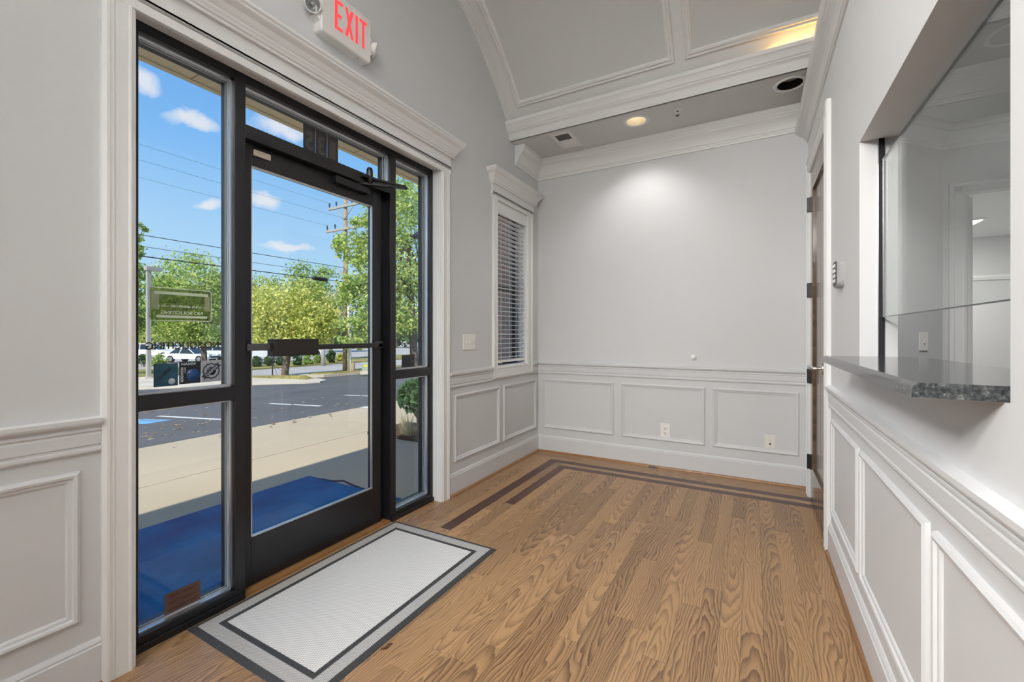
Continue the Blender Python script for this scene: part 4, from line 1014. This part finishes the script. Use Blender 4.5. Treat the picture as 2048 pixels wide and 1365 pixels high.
pb_ = G(691, 748)
vg = [Vector((pb_.x + dx, pb_.y + dy, 0)) for dx, dy in ((1.6, -2.6), (2.2, 0), (2.4, 6), (2.0, 14), (-2.2, 14), (-2.4, 4), (-1.6, -1.6), (-.2, -3.0))]
pad('verge', vg, .12, 'kerb', 'kerbed verge carrying the utility pole', 'verge', 'grass', inset=.12)
strip('grass_bank', -40.5, -33.5, -60, 90, 'grass', 'dry grass bank across the road', 'grass', .10)
strip('far_lot', -120, -40.5, -90, 140, 'road', 'far car park behind the hedge', 'parking lot', .05, n=4)
strip('far_field', -300, -120, -250, 300, 'grass', 'distant grass', 'grass', 0, n=3)
# eave over the entrance
ev = MB().box(-2.98, -2.14, -9, 4.4, 2.752, 2.79).build('eave', 'soffit', None, struct('beige roof eave over the entrance', 'eave'))
for i in range(-8, 5): MB().box(-2.98, -2.14, i * 1.22 + .13, i * 1.22 + .136, 2.7505, 2.753).build('soffit_joint', P('joint_tan', (.40, .33, .22), .8) if i == -8 else bpy.data.materials['joint_tan'], ev)  # darker tan strips mark the soffit joints
MB().box(-3.02, -2.98, -9, 4.4, 2.745, 2.93).build('fascia', 'soffit', ev)
MB().box(-3.02, -2.10, -9, 4.4, 2.93, 2.96).build('roof_edge', 'darkplast', ev)
MB().box(-2.2, 3.4, -9, 9, 4.3, 4.4).build('roof', 'darkplast', None, struct('flat dark roof over the building', 'roof'))
MB().box(3.35, 3.45, -9, 9, 0, 4.35).box(-2.2, 3.4, 8.9, 9, 0, 4.35).box(-2.2, 3.4, -9, -8.9, 0, 4.35).build('wall_outer', 'mortar', None, struct('outer walls of the rest of the building', 'wall'))
# brick wing beyond the entrance, brick by brick
BX0, BX1, BYF = -3.80, -2.14, 4.50
wing = MB().box(BX0 + .01, BX1, BYF + .008, BYF + .25, -.1, 2.75).build('wall_wing', 'mortar', None, struct('brown brick wing wall outside the small window', 'wall'))
br = None; nb = 0
for r_ in range(36):
    z = -.03 + r_ * .0765; off = .108 if r_ % 2 else 0; x = BX0 - off
    while x < BX1 - .02:
        a, b = max(x, BX0), min(x + .205, BX1); x += .2155
        if b - a < .04: continue
        if b - a > .2:
            if br is None:
                br = MB().rbox(-.1025, .1025, 0, .09, 0, .066, .003).build('brick', 'brick', wing); o = br
            else: o = br.copy(); C.objects.link(o); o.parent = wing
            o.location = ((a + b) / 2, BYF - random.uniform(0, .003), z)
        else:
            o = MB().rbox(-(b - a) / 2, (b - a) / 2, 0, .09, 0, .066, .003).build('brick', 'brick', wing); o.location = ((a + b) / 2, BYF, z)
# lantern on the wing
ln = thing('wall_lantern', 'black tapered wall lantern outside beside the entrance', 'lantern')
lc = Vector((-3.655, 4.30, 0))
MB().loft([[(lc.x + sx * a, lc.y + sy * a, z) for sx, sy in ((-1, -1), (1, -1), (1, 1), (-1, 1))] for a, z in ((.125, 2.455), (.130, 2.44), (.125, 2.43))]).loft([[(lc.x + sx * a, lc.y + sy * a, z) for sx, sy in ((-1, -1), (1, -1), (1, 1), (-1, 1))] for a, z in ((.125, 2.452), (.05, 2.53), (.02, 2.56))]).build('hood', 'black', ln)
fr_ = MB()
for sx, sy in ((-1, -1), (1, -1), (1, 1), (-1, 1)): fr_.tube([(lc.x + sx * .10, lc.y + sy * .10, 2.44), (lc.x + sx * .058, lc.y + sy * .058, 2.16)], .008, 6)
fr_.build('frame', 'black', ln)
MB().loft([[(lc.x + sx * a, lc.y + sy * a, z) for sx, sy in ((-1, -1), (1, -1), (1, 1), (-1, 1))] for a, z in ((.094, 2.438), (.054, 2.165))]).build('glass', 'glass', ln)
MB().loft([[(lc.x + sx * a, lc.y + sy * a, z) for sx, sy in ((-1, -1), (1, -1), (1, 1), (-1, 1))] for a, z in ((.065, 2.16), (.055, 2.14), (.02, 2.10))]).build('base', 'black', ln)
MB().tube([(lc.x, lc.y, 2.55), (lc.x, lc.y + .1, 2.62), (lc.x, BYF + .01, 2.55)], .012, 8).box(lc.x - .05, lc.x + .05, BYF - .02, BYF + .01, 2.35, 2.62).build('bracket', 'black', ln)
# outdoor ribbed blue mat
om = thing('outdoor_mat', 'blue ribbed carpet mat on the walk outside the door', 'mat')
rb_ = []; x = -3.352; pitch = .0115
pts0 = []
while x < -2.145:
    pts0 += [(x, -.0245), (x + pitch * .25, -.0185), (x + pitch * .6, -.0185), (x + pitch * .85, -.0245)]; x += pitch
v_ = [(px, -.9, pz) for px, pz in pts0] + [(px, 2.42, pz) for px, pz in pts0]; n_ = len(pts0)
MB().add(v_ + [(-3.352, -.9, -.03), (-2.145, -.9, -.03), (-2.145, 2.42, -.03), (-3.352, 2.42, -.03)], [(i, i + 1, n_ + i + 1, n_ + i) for i in range(n_ - 1)] + [(2 * n_, 2 * n_ + 1, n_ - 1, 0), (n_, 2 * n_ - 1, 2 * n_ + 2, 2 * n_ + 3), (0, n_, 2 * n_ + 3, 2 * n_)]).build('ribbed_pile', 'blue', om)
MB().tube([(-3.30, 2.415, -.026), (-3.05, 2.425, -.018), (-2.95, 2.445, -.004), (-2.80, 2.43, -.016), (-2.60, 2.42, -.024)], .007, 6).build('frayed_edge', P('dark_blue_fray', (.006, .02, .06), .9), om)
# planting bed by the wing
strip('planting_bed', -4.15, -2.6, 3.80, 4.5, 'dirt', 'mulched planting bed in front of the brick wing', 'bed', .035, n=2, th=.1)
# ---------------------------------------------------------------- planting helpers
import numpy as np
rng = np.random.default_rng(11)
def tdep(p): return -SY * p.x + CY * p.y
LEAF = dict(
    yellow=leaf_mat('leaf_yellow_green', [(0.228, 0.333, 0.090), (0.479, 0.569, 0.152), (0.802, 0.767, 0.210), (0.850, 0.812, 0.247), (0.645, 0.696, 0.202)]),
    green=leaf_mat('leaf_mid_green', [(0.118, 0.208, 0.061), (0.274, 0.415, 0.114), (0.487, 0.629, 0.177), (0.653, 0.759, 0.228)]),
    fresh=leaf_mat('leaf_fresh_green', [(0.164, 0.270, 0.079), (0.360, 0.500, 0.138), (0.591, 0.715, 0.210), (0.768, 0.785, 0.264), (0.446, 0.605, 0.181)]),
    dark=leaf_mat('leaf_dark_green', [(0.038, 0.079, 0.029), (0.082, 0.158, 0.056), (0.149, 0.246, 0.081)]),
    rust=leaf_mat('leaf_rust', [(0.185, 0.214, 0.079), (0.414, 0.279, 0.130), (0.293, 0.322, 0.112)]),
    pale=leaf_mat('leaf_pale_grey', [(0.512, 0.542, 0.332), (0.760, 0.730, 0.581), (0.442, 0.502, 0.233)]),
    bush=leaf_mat('leaf_glossy_green', [(0.029, 0.086, 0.024), (0.068, 0.174, 0.046), (0.128, 0.279, 0.083)]),
    straw=leaf_mat('straw_blades', [(0.740, 0.589, 0.334), (0.771, 0.771, 0.524), (0.534, 0.474, 0.235)]))
def leaves(name, blobs, mat, parent, up=.35, lim=None):
    """crown of small two-triangle leaves gathered in clumps; blobs (centre, radii, count, leaf size)"""
    V, F = [], []; base = 0
    for c, r, n, ls in blobs:
        c = np.array(c); r = np.array(r); k = max(6, int(n / 55))
        d = rng.normal(size=(k, 3)); d /= np.linalg.norm(d, axis=1)[:, None]
        cl = c + d * r * (rng.uniform(.25, 1, (k, 1)) ** .5)
        idx = rng.integers(0, k, n); sp = float(r.mean()) * .23
        p = cl[idx] + rng.normal(size=(n, 3)) * sp * np.array([1, 1, .75])
        if lim:
            e_ = (p - c) / r; L_ = np.linalg.norm(e_, axis=1)[:, None]; p = c + e_ * np.minimum(1, lim * rng.uniform(.82, 1, (n, 1)) / np.maximum(L_, 1e-6)) * r
        nr = rng.normal(size=(n, 3)) * .8 + (p - c) / r * .55 + np.array([0, 0, up]); nr /= np.linalg.norm(nr, axis=1)[:, None]
        t = np.cross(nr, rng.normal(size=(n, 3))); t /= np.linalg.norm(t, axis=1)[:, None]; b = np.cross(nr, t)
        s = ls * rng.uniform(.6, 1.25, (n, 1))
        q = np.stack([p - t * s, p + b * s * .52 + nr * s * .12, p + t * s, p - b * s * .52 + nr * s * .12], 1).reshape(-1, 3)
        f = (np.arange(n * 4).reshape(-1, 4) + base); base += n * 4
        V.append(q); F.append(f)
    V = np.concatenate(V); F = np.concatenate(F)
    me = bpy.data.meshes.new(name); me.vertices.add(len(V)); me.vertices.foreach_set('co', V.ravel())
    me.loops.add(F.size); me.loops.foreach_set('vertex_index', F.ravel().astype(np.int32))
    me.polygons.add(len(F)); me.polygons.foreach_set('loop_start', (np.arange(len(F)) * 4).astype(np.int32))
    me.update(calc_edges=True); me.materials.append(LEAF[mat])
    o = bpy.data.objects.new(name, me); C.objects.link(o); o.parent = parent; o['kind'] = 'stuff'; return o
def tree(name, label, base, t, crowns, mat, trunk_r, top, ls=.13, dens=1.0, group=None, limbs=6, lim=None):
    """crowns in photo pixels (u, v, ru, rv) at distance t; trunk from base to top"""
    tr = thing(name, label, 'tree', group=group); bl = []
    for u, v, ru, rv, *dt in crowns:                      # an optional fifth number brings a bough nearer or farther
        c = depth(u, v, t + (dt[0] if dt else 0)); k = t / F_PX; r = (ru * k, ru * k, rv * k)
        area_ = ru * rv * k * k
        bl.append(((c.x, c.y, c.z), r, int(area_ * 900 * dens / (ls / .13) ** 2), ls))
    leaves('crown', bl, mat, tr, lim=lim)
    tm = MB(); mid = base.lerp(top, .5) + Vector((.03, .05, 0))
    tm.tube([base - Vector((0, 0, .25)), base + Vector((0, 0, .3)), mid, top], [trunk_r * 1.25, trunk_r, trunk_r * .85, trunk_r * .4], 10)
    tm.build('trunk', 'bark', tr)
    lm = MB()
    for i in range(limbs):
        c = bl[i % len(bl)]; a = base.lerp(top, .55 + .4 * random.random())
        e = Vector(c[0]) + Vector((random.uniform(-.6, .6) * c[1][0], random.uniform(-.6, .6) * c[1][1], random.uniform(-.4, .5) * c[1][2]))
        lm.tube([a, a.lerp(e, .5) + Vector((0, 0, .15)), e], [trunk_r * .4, trunk_r * .25, trunk_r * .08], 6)
    lm.build('branches', 'bark', tr); return tr
tb = ground(570, 755); t1 = tdep(tb)
tree('small_tree', 'small yellow-green tree on the kerb island with a thick short trunk', tb, t1, [(590, 622, 74, 60), (538, 648, 46, 50), (636, 650, 40, 42, -1.1), (520, 600, 32, 42), (600, 676, 60, 26, -.4), (545, 685, 36, 16)], 'yellow', .19, depth(580, 640, t1), ls=.10, dens=1.15, lim=1.2)
p = ground(409, 737); t2 = tdep(p)
tree('maple_tree', 'broad green maple across the road behind the lamp post', p, t2, [(378, 570, 58, 56), (348, 640, 46, 46), (415, 645, 34, 44), (332, 590, 34, 42), (425, 585, 22, 40), (380, 655, 40, 30)], 'fresh', .21, depth(400, 600, t2), ls=.125, dens=1.1)
p = ground(226, 754); t3 = tdep(p)
tree('street_tree', 'green tree at the edge of the side light with leaves hanging over the wires', p, t3, [(222, 600, 56, 80), (262, 650, 30, 36), (282, 545, 20, 18), (280, 462, 10, 20), (272, 500, 14, 22)], 'green', .2, depth(236, 560, t3), ls=.15)
p = ground(829, 744); t4 = tdep(p)
tree('tall_tree', 'tall green tree seen past the door closer and in the narrow side light', p, t4, [(800, 420, 62, 75), (790, 540, 72, 70), (738, 600, 46, 62, -.9), (705, 500, 34, 34, -.6), (822, 625, 46, 55), (728, 455, 28, 40), (722, 660, 42, 32, -2.2), (770, 650, 44, 36, -.8), (692, 575, 26, 34, -1.8)], 'fresh', .2, depth(812, 470, t4), ls=.10, dens=.9, limbs=12, lim=1.25)
for u, v, ru, rv, t, m_, lb in ((530, 582, 34, 30, 66, 'green', 'rounded dull green tree far behind the small yellow tree'), (513, 590, 14, 26, 56, 'rust', 'rust tinged tree far behind the door stile'),
                               (625, 560, 40, 36, 62, 'green', 'dark leafy tree behind the black cable splice'), (448, 590, 24, 44, 82, 'green', 'narrow tree top beside the shopfront mullion'),
                               (661, 612, 34, 28, 46, 'pale', 'pale greyish tree behind the yellow tree crown'), (300, 630, 34, 36, 72, 'yellow', 'yellowing tree behind the lamp post')):
    b_ = depth(u, 700, t); b_.z = gz(b_.x)
    tree('far_tree', lb, b_, t, [(u, v, ru, rv), (u + ru * .4, v + rv * .8, ru * .8, rv * .9), (u - ru * .4, v + rv * .8, ru * .8, rv * .9)], m_, .2, depth(u, v, t), ls=.2, dens=.8)
for i in range(-8, 11):
    u = 235 + i * 62; t = 88 + (i % 3) * 22; b_ = depth(u, 700, t); b_.z = gz(b_.x)
    tree('horizon_tree', 'distant dark tree in the row closing the horizon', b_, t, [(u, 668, 40, 22), (u + 25, 678, 30, 16)], 'dark' if i % 2 else 'green', .25, depth(u, 668, t), ls=.55, dens=1.0, group='distant tree row', limbs=2)
# hedge
SH = [(513.5, 736, 11, 12, 'dark', 'dark clipped shrub by the door stile'), (539, 735, 10, 12, 'dark', 'dark shrub behind the thin sign post'), (561, 734, 8, 11, 'dark', 'dark shrub hidden behind the small tree trunk'), (594.5, 733, 10, 12, 'dark', 'dark shrub just past the small tree trunk'),
      (618, 731, 12, 12, 'green', 'light green shrub left of the grey far trunk'), (636, 728.5, 8, 11, 'green', 'light green shrub close to the grey far trunk'), (662, 728, 11, 14, 'dark', 'tall dark shrub beside the utility pole'), (680, 724, 7, 9, 'yellow', 'small yellow shrub at the utility pole'),
      (288, 735, 14, 14, 'dark', 'dark shrub behind the lamp post'), (318, 735, 18, 14, 'green', 'bright green shrub right of the lamp post'), (445, 733, 12, 10, 'dark', 'dark shrub by the shopfront mullion')]
for i_, (u, v, ru, rv, m_, lb) in enumerate(SH):
    p = ground(u, v); t = tdep(p); k = t / F_PX; s_ = thing('shrub', lb, 'shrub', group='hedge across the road')
    leaves('foliage', [((p.x, p.y, p.z + rv * k), (ru * k * .9, ru * k * .9, rv * k * .95), 900, .10)], m_, s_, lim=1.05)
    MB().tube([p - Vector((0, 0, .05)), p + Vector((0, 0, rv * k))], [.06, .03], 6).build('stem', 'bark', s_)
p = ground(646.5, 733); t = tdep(p); gt = MB().tube([p - Vector((0, 0, .2)), p + Vector((0, 0, 1.2)), depth(646, 668, t), depth(648, 630, t)], [.19, .155, .13, .06], 10)
for u_, v_, d_ in ((630, 622, .5), (664, 618, -.4), (640, 604, -.6), (656, 600, .6)): gt.tube([depth(646, 668, t), depth((u_ + 646) / 2, (v_ + 668) / 2 - 4, t + d_ * .5), depth(u_, v_, t + d_)], [.07, .05, .015], 6)
gt.build('bare_trunk', 'lamp_grey', None, lab('grey tree trunk standing in the hedge across the road', 'trunk'))
# bush and grass in the planting bed
bp_ = on_z(824, 872, .0); tb_ = tdep(bp_)
bu = thing('garden_bush', 'glossy broad-leaved green bush outside the narrow side light', 'bush')
tb3 = tb_ + .36; c_ = depth(832, 790, tb3); k = tb3 / F_PX
leaves('foliage', [((c_.x, c_.y, c_.z), (34 * k, 32 * k, 37 * k), 900, .050)], 'bush', bu, up=.5, lim=1.08)
MB().tube([Vector((c_.x + .02, c_.y + .02, -.02)), c_], [.016, .01], 6).build('stem', 'bark', bu)
og = thing('ornamental_grass', 'straw coloured ornamental grass tuft in the mulch bed', 'grass')
V, F = [], []
for i in range(150):
    a = random.uniform(0, 6.28); r = random.uniform(0, .10); b0 = bp_ + Vector((r * math.cos(a) * 1.3 - .06, r * math.sin(a) * .7 + .0, .0)); ln_ = random.uniform(.18, .36)
    o_ = Vector((math.cos(a), math.sin(a) * (.35 if math.sin(a) > 0 else 1), 0)); w_ = Vector((-o_.y, o_.x, 0)) * .003; s_ = random.uniform(.15, .7)
    pts = [b0 + o_ * (s_ * ln_ * q * q) + Vector((0, 0, ln_ * q * (1 - .25 * s_ * q))) for q in (0, .35, .7, 1)]
    n0 = len(V)
    for j, q in enumerate(pts): V += [tuple(q - w_ * (1 - j / 3.2)), tuple(q + w_ * (1 - j / 3.2))]
    F += [(n0 + 2 * j, n0 + 2 * j + 1, n0 + 2 * j + 3, n0 + 2 * j + 2) for j in range(3)]
o = MB().add(V, F).build('blades', LEAF['straw'], og); o['kind'] = 'stuff'
# ---------------------------------------------------------------- street furniture
lp = ground(297, 759); tl = tdep(lp); kl = tl / F_PX
st = thing('lamp_post', 'grey square parking lamp post with a flat box head', 'lamp')
zt = depth(296, 537, tl).z
MB().rbox(lp.x - .10, lp.x + .10, lp.y - .10, lp.y + .10, lp.z, zt, .01).build('shaft', 'lamp_grey', st)
MB().rbox(lp.x - .26, lp.x + .26, lp.y - .26, lp.y + .26, lp.z - .05, lp.z + .14, .02).build('base_plate', 'kerb', st)
hd = depth(308, 539, tl)
MB().rbox(lp.x - .20, lp.x + .20, lp.y - .16, lp.y + .62, zt - .14, zt + .10, .015).build('head', 'lamp_grey', st)
MB().box(lp.x - .15, lp.x + .15, lp.y + .12, lp.y + .56, zt - .146, zt - .139).build('lens', 'cream', st)
po = thing('utility_pole', 'wooden utility pole with two cross arms beside white conduits', 'pole')
pz = pb_.z; tp = tdep(pb_)
ztop = depth(691, 384, tp).z
MB().tube([pb_ - Vector((0, 0, .3)), Vector((pb_.x, pb_.y, (pz + ztop) / 2)), Vector((pb_.x, pb_.y, ztop))], [.15, .13, .10], 12).build('shaft', 'wood_pole', po)
for v_, ln_ in ((414, 1.25), (459, 1.45)):
    z = depth(691, v_, tp).z
    arm = MB().rbox(pb_.x - ln_, pb_.x + ln_, pb_.y - .16, pb_.y - .05, z - .06, z + .06, .01).build('cross_arm', 'lamp_grey', po)
    for s_ in (-1, 1): MB().tube([(pb_.x, pb_.y - .1, z - .75), (pb_.x + s_ * ln_ * .6, pb_.y - .1, z - .05)], .025, 6).build('brace', 'lamp_grey', arm)
    for q in (-.95, -.5, .5, .95): MB().lathe([(0, .30), (.03, .30), (.055, .24), (.03, .20), (.055, .14), (.025, .10), (.02, 0)], (pb_.x + q * ln_, pb_.y - .1, z + .05), n=10).build('insulator', 'darkplast', arm)
zl = depth(660, 502, tp).z
MB().tube([(pb_.x, pb_.y, zl - .5), (pb_.x + .3, pb_.y - .35, zl), (pb_.x + .55, pb_.y - .75, zl + .1)], .03, 6).build('lamp_arm', 'lamp_grey', po)
MB().lathe([(0, .10), (.10, .08), (.22, -.02), (.16, -.12), (0, -.14)], (pb_.x + .62, pb_.y - .86, zl + .06), n=16).build('lamp_head', 'lamp_grey', po)
for dx, r, h_ in ((.0, .065, 4.6), (.0, .05, 2.2)): MB().tube([(pb_.x + .26 + (.16 if h_ < 3 else 0), pb_.y - .02, pz - .1), (pb_.x + .26 + (.16 if h_ < 3 else 0), pb_.y - .02, pz + h_)], r, 8).build('conduit', 'trim', po)
def wire(u, v, label, r=.014, end=None):
    """cable along the road: passes the sight line (u, v) in the pole's plane and runs level on to the pole"""
    a = on_x(u, v, pb_.x + .05); z1 = a.z
    ye = end if end is not None else pb_.y - .10
    pts = []
    for i in range(17):
        y = -45 + (ye + 45) * i / 16; pts.append((pb_.x + .05, y, z1 + .18 * ((y - a.y) / 30) ** 2))
    MB().tube(pts, r, 6).build('cable', 'wire', None, lab(label, 'cable', 'overhead cables'))
wire(441, 496, 'upper thin overhead cable below the cross arms'); wire(441, 516, 'middle thin overhead cable', .009); wire(441, 533, 'thick lowest overhead cable carrying the splice', .020)
for q, lb in ((-.95 * 1.45, 'power cable on the outer end of the lower cross arm'), (.5 * 1.45, 'power cable on the lower cross arm near the pole')):
    MB().tube([(pb_.x + q, -45 + (pb_.y - .1 + 45) * i / 16, depth(691, 459, tp).z + .345 + .5 * ((i - 16) / 16) ** 2) for i in range(17)], .0045, 6).build('cable', 'wire', None, lab(lb, 'cable', 'overhead cables'))
MB().tube([(pb_.x - .95 * 1.25, -45 + (pb_.y - .1 + 45) * i / 16, depth(691, 414, tp).z + .345 + .6 * ((i - 16) / 16) ** 2) for i in range(17)], .0045, 6).build('cable', 'wire', None, lab('power cable on the upper cross arm', 'cable', 'overhead cables'))
a = on_x(640, 555, pb_.x + .05)
MB().lathe([(0, -.45), (.05, -.44), (.10, -.36), (.10, .36), (.05, .44), (0, .45)], (a.x, a.y, on_x(441, 533, pb_.x + .05).z + .0), 'y', 12).build('cable_splice', 'wire', None, lab('black splice case hanging on the lowest cable', 'splice'))
bo = ground(706, 749); tb2 = tdep(bo)
MB().lathe([(.10, -.2), (.10, .55), (.08, .60), (0, .62)], bo, n=14).build('bollard', 'wood_pole', None, lab('short brown bollard between pole and green cabinet', 'bollard'))
gb = ground(734, 749); tg = tdep(gb); kg = tg / F_PX
bx = thing('utility_cabinet', 'sage green utility cabinet on the verge', 'cabinet')
MB().rbox(gb.x - .35, gb.x + .35, gb.y - .02, gb.y + .62, gb.z + .05, gb.z + 21 * kg, .02).build('body', 'boxgreen', bx)
MB().rbox(gb.x - .40, gb.x + .40, gb.y - .08, gb.y + .68, gb.z - .05, gb.z + .13, .01).build('plinth', 'kerb', bx)
MB().box(gb.x - .20, gb.x + .05, gb.y - .024, gb.y - .019, gb.z + 15 * kg, gb.z + 19 * kg).build('warning_label', 'yellow', bx)
sp = ground(545, 756); ts = tdep(sp)
sg = thing('sign_post', 'thin dark post with stay wires beside the small tree', 'post')
MB().tube([sp - Vector((0, 0, .1)), Vector((sp.x, sp.y, depth(545, 716, ts).z))], .035, 6).build('post', 'darkplast', sg)
for dy in (.35, .9): MB().tube([(sp.x, sp.y + .02, depth(545, 728, ts).z), (sp.x, sp.y + dy, sp.z)], .008, 5).build('stay', 'wire', sg)
# ---------------------------------------------------------------- parked cars
def car(p, ang, label, kind='suv'):
    L_ = 4.7; W_ = .92; c = thing('parked_car', label, 'car', group='white cars in the far lot')
    hz = 1.68 if kind == 'suv' else 1.42; belt = 1.02 if kind == 'suv' else .88
    prof = [(-2.32, .38), (-2.35, .72), (-2.25, belt), (-.9, belt + .02), (.95, belt - .02), (1.9, belt - .16), (2.28, belt - .30), (2.35, .55), (2.28, .36)]
    mt = Matrix.Translation(p) @ Matrix.Rotation(ang, 4, 'Z')
    def put(mb, name, mat, par=c):
        mb.v = [tuple(mt @ Vector(v)) for v in mb.v]; return mb.build(name, mat, par)
    put(MB().loft([[(x * .97, y, .40 + (z - .40) * .96) for x, z in prof] if abs(y) == W_ else [(x, y, z) for x, z in prof] for y in (-W_, -W_ * .9, W_ * .9, W_)]), 'body', 'carw')
    cx0, cx1 = (-2.1, .85) if kind == 'suv' else (-1.7, .9); r0, r1 = (-1.85, .15) if kind == 'suv' else (-1.05, .15)
    put(MB().loft([[(cx0, -.82, belt), (cx1, -.82, belt - .02), (cx1, .82, belt - .02), (cx0, .82, belt)], [(r0, -.66, hz - .05), (r1, -.66, hz - .05), (r1, .66, hz - .05), (r0, .66, hz - .05)]]), 'windows', 'carglass')
    put(MB().rbox(r0 - .03, r1 + .03, -.69, .69, hz - .07, hz, .025), 'roof', 'carw')
    pl = MB()
    for s_ in (-1, 1):
        for a, b in ((cx0, r0), ((cx0 + cx1) / 2 - .2, (r0 + r1) / 2), (cx1, r1)): pl.tube([(a, s_ * .83, belt - .02), (b, s_ * .67, hz - .04)], .045, 6)
    put(pl, 'pillars', 'carw')
    for x in (-1.42, 1.42):
        for s_ in (-1, 1):
            w = put(MB().lathe([(0, -.11), (.30, -.11), (.35, -.09), (.35, .09), (.30, .11), (0, .11)], (x, s_ * .83, .35), 'y', 20), 'wheel', 'tyre')
            put(MB().lathe([(0, .118), (.19, .118), (.21, .105)] if s_ > 0 else [(0, -.118), (.19, -.118), (.21, -.105)], (x, s_ * .83, .35), 'y', 14), 'hub', 'hub', w)
    put(MB().box(2.2, 2.37, -.55, .55, .46, .64), 'grille', 'darkplast')
    for s_ in (-1, 1): put(MB().rbox(2.12, 2.33, s_ * .58 - .18, s_ * .58 + .18, .66, .80, .02), 'headlight', 'clear')
def far(u, t): p = depth(u, 700, t); p.z = gz(p.x) + .05; return p
car(far(305, 49), .75, 'white pickup-height car behind the lamp post, nose towards the trees', 'suv')
car(far(384, 42), .45, 'white low car left of the maple trunk, front wheel showing', 'sedan')
car(far(352, 60), .7, 'white car half hidden between the two front cars', 'suv')
car(far(440, 50), .9, 'white car right of the maple trunk', 'sedan')
car(far(262, 58), .6, 'white car at the edge of the side light', 'suv')
car(far(522, 46), 1.0, 'white van behind the clipped shrubs at the push bar', 'suv')
car(far(606, 54), 1.2, 'white car behind the small tree trunk', 'suv')
car(far(723, 84), 1.9, 'distant light blue-white car beyond the green cabinet', 'suv')
# fallen leaves on the asphalt and kerb
V, F = [], []
for i in range(190):
    u = random.uniform(255, 780); v = random.choice((random.uniform(800, 880), random.uniform(780, 900)))
    p = ground(u, v)
    if p.x > -5.4 or p.x < -13: continue
    a = random.uniform(0, 6.28); s_ = random.uniform(.02, .055); d1 = Vector((math.cos(a), math.sin(a), 0)) * s_; d2 = Vector((-math.sin(a), math.cos(a), 0)) * s_ * .6; n0 = len(V)
    z = Vector((0, 0, gz(p.x) + .006 - p.z))
    V += [tuple(p + z - d1), tuple(p + z - d2 + Vector((0, 0, .015))), tuple(p + z + d1 + Vector((0, 0, .01))), tuple(p + z + d2 + Vector((0, 0, .02)))]; F.append((n0, n0 + 1, n0 + 2, n0 + 3))
o = MB().add(V, F).build('fallen_leaves', leaf_mat('dry_leaves', [(.55, .45, .32), (.42, .24, .10), (.60, .52, .42), (.35, .16, .06)]), None, lab('dry tan leaves scattered over the asphalt', 'leaves', kind='stuff'))
